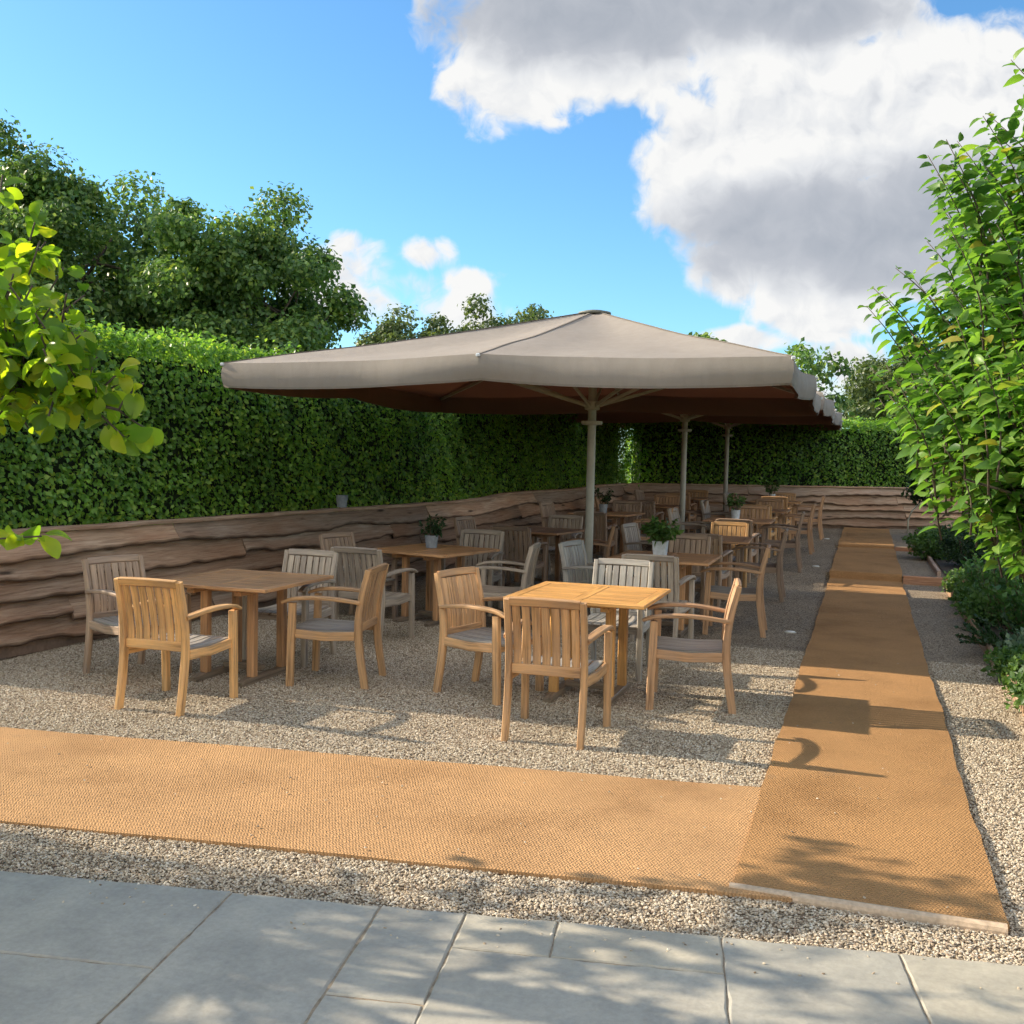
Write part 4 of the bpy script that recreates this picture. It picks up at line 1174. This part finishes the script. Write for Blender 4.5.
def round_leaf_tree():
    rng = np.random.default_rng(44); random.seed(44)
    ox, oy = -4.55, 2.75
    t = thing('round_leaved_tree', 'small tree with round lime green leaves reaching in from the left', 'tree', (ox, oy, 0))
    mb = MB(); tr = tube_tree(mb, (0, 0, -.05), (.1, .0, 1.9), .06, .035, .05, 6)
    P = []; D = []; N = []; Sz = []
    def twig(p0, p1, r, dens, lsz):
        pts = tube_tree(mb, p0, p1, r, .003, .10, 5)
        L = (Vector(p1) - Vector(p0)).length
        for j in range(int(L * dens)):
            s_ = rng.uniform(.12, 1); i = min(4, int(s_ * 5)); p = pts[i].lerp(pts[i + 1], s_ * 5 - i)
            dd = rng.normal(size=3) * np.array([1, 1, .45]) + np.array([.25, -.1, -.25])
            st = dd / np.linalg.norm(dd) * .03
            P.append(np.array(p) + st); D.append(dd); N.append(rng.normal(size=3) * .6 + np.array([.25, -.2, .75])); Sz.append(lsz * rng.uniform(.65, 1.12))
        return pts
    # the bough that hangs into view, in coordinates around the trunk
    b = tube_tree(mb, tr[5], (1.4, .10, 1.97), .026, .014, .05, 6)
    b2 = tube_tree(mb, b[-1], (2.14, .12, 1.83), .013, .005, .04, 5)
    nodes = list(b[2:]) + list(b2)
    for k in range(72):
        x = rng.uniform(1.50, 2.16); zt = 2.74 - (x - 1.5) * .95; zb = 1.67 + .14 * (x - 1.5)
        e = Vector((x, rng.uniform(-.28, .32), rng.uniform(zb, zt)))
        p = min(nodes, key=lambda q: (q - e).length + abs(q.x - e.x + .2))
        twig(p, e, .005, 48, .059)
    for k in range(8):
        p = b2[2 + k % 4]; twig(p, Vector(p) + Vector((rng.uniform(.02, .2), rng.uniform(-.2, .2), rng.uniform(-.15, .1))), .004, 44, .066)
    lo = tube_tree(mb, tr[4], (1.5, .0, 1.43), .014, .005, .06, 5)
    twig(lo[3], (1.94, -.02, 1.40), .004, 46, .068)
    for k in range(9): twig(lo[2 + k % 3], (rng.uniform(1.45, 1.72), rng.uniform(-.15, .15), rng.uniform(1.36, 1.58)), .004, 34, .066)
    # a bough on the far side of the crown
    fb = tube_tree(mb, tr[5], (.05, 1.35, 2.35), .02, .008, .06, 5)
    for k in range(16): twig(fb[3 + k % 3], (rng.uniform(-.35, .2), rng.uniform(1.15, 1.75), rng.uniform(2.2, 2.7)), .005, 26, .08)
    # the rest of the crown
    for k in range(46):
        a = rng.uniform(0, 6.28); z = rng.uniform(1.35, 3.4); rr = (1.5 - .45 * abs(z - 2.2)) * math.sqrt(rng.uniform(.1, 1))
        e = Vector((math.cos(a) * rr, math.sin(a) * rr, z)); s0 = tr[random.randint(3, 6)].lerp(e, .45)
        if k % 3 == 0: tube_tree(mb, tr[random.randint(3, 6)], s0, .014, .008, .06, 3)
        twig(s0, e, .006, 20, .088)
    mb.build('trunk', M['bark'], t, True)
    leaves('crown', T_ROUND, np.array(P), np.array(D), np.array(N), Sz, M['round_leaf'], t, True)
round_leaf_tree()

# ------------------------------------------------------------------ sky, sun, camera
SUN_EL, PHI = rad(26.5), rad(2.0)           # light travels towards +X (and a touch +Y)
to_sun = Vector((-math.cos(PHI) * math.cos(SUN_EL), -math.sin(PHI) * math.cos(SUN_EL), math.sin(SUN_EL)))
sl = bpy.data.lights.new('sun', 'SUN'); sl.energy = 8.8; sl.angle = rad(.55); sl.color = (1, .86, .66)
so = bpy.data.objects.new('sun', sl); COL.objects.link(so)
so.rotation_euler = to_sun.to_track_quat('Z', 'Y').to_euler(); so.location = (0, 0, 30)

def world():
    w = bpy.data.worlds.new('World'); S.world = w; w.use_nodes = True
    w.cycles.sampling_method = 'MANUAL'; w.cycles.sample_map_resolution = 512
    t = NT(w.node_tree); t.n.clear()
    out = t.node('ShaderNodeOutputWorld')
    sky = t.node('ShaderNodeTexSky', sky_type='NISHITA', sun_disc=False, sun_elevation=SUN_EL, altitude=50, air_density=1.0, dust_density=.6, ozone_density=1.6)
    sky.sun_rotation = math.atan2(to_sun.x, to_sun.y)
    hsv = t.node('ShaderNodeHueSaturation', i_Saturation=1.06, i_Value=1.0, i_Color=sky.outputs[0])
    tint = t.mix(1, hsv.outputs[0], (.55, .84, 1.0), 'MULTIPLY')
    bg = t.node('ShaderNodeBackground', i_Color=tint, i_Strength=.24)
    # clouds: soft blobs on the sky in directions about the path's far end, broken up by fractal noise
    dv = t.node('ShaderNodeTexCoord').outputs['Generated']
    c, s_ = math.cos(rad(19)), math.sin(rad(19))
    def dot(a):
        nd = t.node('ShaderNodeVectorMath', operation='DOT_PRODUCT'); t.l.new(dv, nd.inputs[0]); nd.inputs[1].default_value = a; return nd.outputs['Value']
    fw = dot((-s_, c, 0)); rt = dot((c, s_, 0)); up = dot((0, 0, 1))
    fws = t.math('MAXIMUM', fw, .05)
    u = t.math('DIVIDE', rt, fws); v = t.math('DIVIDE', up, fws)
    cb = t.node('ShaderNodeCombineXYZ'); t.l.new(u, cb.inputs[0]); t.l.new(v, cb.inputs[1])
    uv = cb.outputs[0]
    def vor(vec, sc):
        nd = t.node('ShaderNodeTexVoronoi', feature='F1', voronoi_dimensions='2D', i_Vector=vec, i_Scale=sc, i_Detail=1.6, i_Roughness=.5)
        nd.normalize = True; return nd.outputs['Distance']
    def wisps(vec):
        n1 = t.noise(vec, 8, 6, .62, 0, '2D'); b1 = vor(vec, 17.0)
        return t.math('ADD', t.math('MULTIPLY', t.math('SUBTRACT', n1, .5), CA), t.math('MULTIPLY', t.math('SUBTRACT', CM, b1), CB))
    CA, CB, CM = 2.2, 1.5, .40
    wrp = t.node('ShaderNodeTexNoise', noise_dimensions='2D', i_Vector=uv, i_Scale=16.0, i_Detail=3.0)
    wv = t.node('ShaderNodeVectorMath', operation='MULTIPLY_ADD'); t.l.new(wrp.outputs['Color'], wv.inputs[0]); wv.inputs[1].default_value = (.05, .05, 0); t.l.new(uv, wv.inputs[2])
    wv2 = t.node('ShaderNodeVectorMath', operation='ADD'); t.l.new(wv.outputs[0], wv2.inputs[0]); wv2.inputs[1].default_value = (-.010, .013, 0)
    nn = wisps(wv.outputs[0]); nn2 = wisps(wv2.outputs[0])
    blobs = [(.080, .42, .15, .095, 1), (.215, .46, .19, .10, 1), (.002, .388, .080, .078, 1.15), (.262, .212, .07, .055, .95),
             (.285, .305, .165, .115, 1), (.43, .325, .15, .105, 1), (.205, .285, .09, .085, 1), (.345, .245, .12, .065, 1), (.46, .24, .14, .09, 1),
             (.310, .172, .060, .046, .75), (.275, .155, .045, .030, .5), (.325, .086, .06, .026, .42), (.300, .070, .04, .02, .36), (.215, .172, .034, .018, .30),
             (-.120, .148, .062, .026, .38), (-.172, .170, .05, .026, .36), (-.085, .194, .022, .014, .26), (-.037, .164, .045, .016, .34), (-.075, .138, .09, .022, .42), (-.158, .200, .024, .012, .26), (.215, .118, .04, .010, .28),
             (.52, .06, .12, .03, .8), (-1.2, .35, .3, .1, .9), (1.2, .5, .4, .14, 1), (1.1, .2, .3, .06, .8)]
    f = None
    for (bu, bv, ru, rv, k) in blobs:
        a = t.math('DIVIDE', t.math('SUBTRACT', u, bu), ru); b = t.math('DIVIDE', t.math('SUBTRACT', v, bv), rv)
        r2 = t.math('ADD', t.math('MULTIPLY', a, a), t.math('MULTIPLY', b, b))
        g = t.math('MULTIPLY', t.math('SUBTRACT', 1, r2), k)
        f = g if f is None else t.math('SMOOTH_MAX', f, g, .25)
    f = t.math('MAXIMUM', f, -2.5)
    d1 = t.math('ADD', f, t.math('MULTIPLY', nn, .95))
    mr = t.node('ShaderNodeMapRange', interpolation_type='SMOOTHSTEP'); t.l.new(d1, mr.inputs[0]); mr.inputs[1].default_value = -.10; mr.inputs[2].default_value = .45
    alpha = t.math('MULTIPLY', mr.outputs[0], t.math('GREATER_THAN', fw, .06))
    lit = t.math('SUBTRACT', nn, nn2)
    dk = None
    for (bu, bv, ru, rv, k) in [(.06, .425, .12, .050, .9), (.19, .44, .15, .035, .8), (.33, .225, .14, .045, .8), (.42, .25, .12, .045, .7)]:
        a = t.math('DIVIDE', t.math('SUBTRACT', u, bu), ru); b = t.math('DIVIDE', t.math('SUBTRACT', v, bv), rv)
        g = t.math('MULTIPLY', t.math('SUBTRACT', 1, t.math('ADD', t.math('MULTIPLY', a, a), t.math('MULTIPLY', b, b))), k)
        dk = g if dk is None else t.math('SMOOTH_MAX', dk, g, .4)
    core = t.node('ShaderNodeMapRange', interpolation_type='SMOOTHSTEP'); t.l.new(t.math('ADD', dk, t.math('MULTIPLY', nn, .9)), core.inputs[0]); core.inputs[1].default_value = -1.3; core.inputs[2].default_value = .9
    sh = t.math('ADD', t.math('SUBTRACT', .94, t.math('MULTIPLY', core.outputs[0], .85)), t.math('MULTIPLY', lit, t.math('SUBTRACT', .62, t.math('MULTIPLY', core.outputs[0], .3))), clamp=True)
    col = t.ramp(sh, [(0, (.45, .49, .56)), (.35, (.58, .61, .67)), (.7, (.84, .86, .89)), (1, (1.0, 1.0, .99))])
    bg2 = t.node('ShaderNodeBackground', i_Color=col, i_Strength=.95)
    # a broad bank of bright cloud, added out of view behind the viewer as fill
    fill_bank = t.noise(dv, 3.2, 6, .6, .3)
    bm = t.node('ShaderNodeMapRange', interpolation_type='SMOOTHSTEP'); t.l.new(fill_bank, bm.inputs[0]); bm.inputs[1].default_value = .40; bm.inputs[2].default_value = .56
    back = t.math('MULTIPLY', t.math('MULTIPLY', bm.outputs[0], t.math('LESS_THAN', fw, 0)), t.math('GREATER_THAN', up, .04))
    bg3 = t.node('ShaderNodeBackground', i_Color=(1, .955, .88, 1), i_Strength=1.75)
    m0 = t.node('ShaderNodeMixShader'); t.l.new(back, m0.inputs[0]); t.l.new(bg.outputs[0], m0.inputs[1]); t.l.new(bg3.outputs[0], m0.inputs[2])
    bg = m0
    mx = t.node('ShaderNodeMixShader'); t.l.new(alpha, mx.inputs[0]); t.l.new(bg.outputs[0], mx.inputs[1]); t.l.new(bg2.outputs[0], mx.inputs[2])
    t.l.new(mx.outputs[0], out.inputs[0])
world()

cam = bpy.data.cameras.new('camera'); co = bpy.data.objects.new('camera', cam); COL.objects.link(co)
cam.sensor_width = 36; cam.lens = 36 * 1025 / 1024; cam.clip_end = 2000; cam.clip_start = .05
pitch = math.atan(55.4 / 1025); yaw = rad(19); roll = rad(1.2)
fwd = Vector((-math.sin(yaw) * math.cos(pitch), math.cos(yaw) * math.cos(pitch), -math.sin(pitch)))
r0 = Vector((math.cos(yaw), math.sin(yaw), 0)); u0 = r0.cross(fwd)
r = r0 * math.cos(roll) + u0 * math.sin(roll); u = u0 * math.cos(roll) - r0 * math.sin(roll)
mw = Matrix(((r.x, u.x, -fwd.x, 0), (r.y, u.y, -fwd.y, 0), (r.z, u.z, -fwd.z, 1.7), (0, 0, 0, 1)))
co.matrix_world = mw
S.camera = co
S.view_settings.view_transform = 'Standard'; S.view_settings.look = 'None'; S.view_settings.exposure = 0; S.view_settings.gamma = 1
S.render.engine = 'CYCLES'
S.cycles.use_denoising = True
S.cycles.use_adaptive_sampling = True; S.cycles.adaptive_threshold = .035; S.cycles.adaptive_min_samples = 16
S.cycles.max_bounces = 5; S.cycles.diffuse_bounces = 3; S.cycles.glossy_bounces = 2; S.cycles.transmission_bounces = 3
S.cycles.caustics_reflective = False; S.cycles.caustics_refractive = False
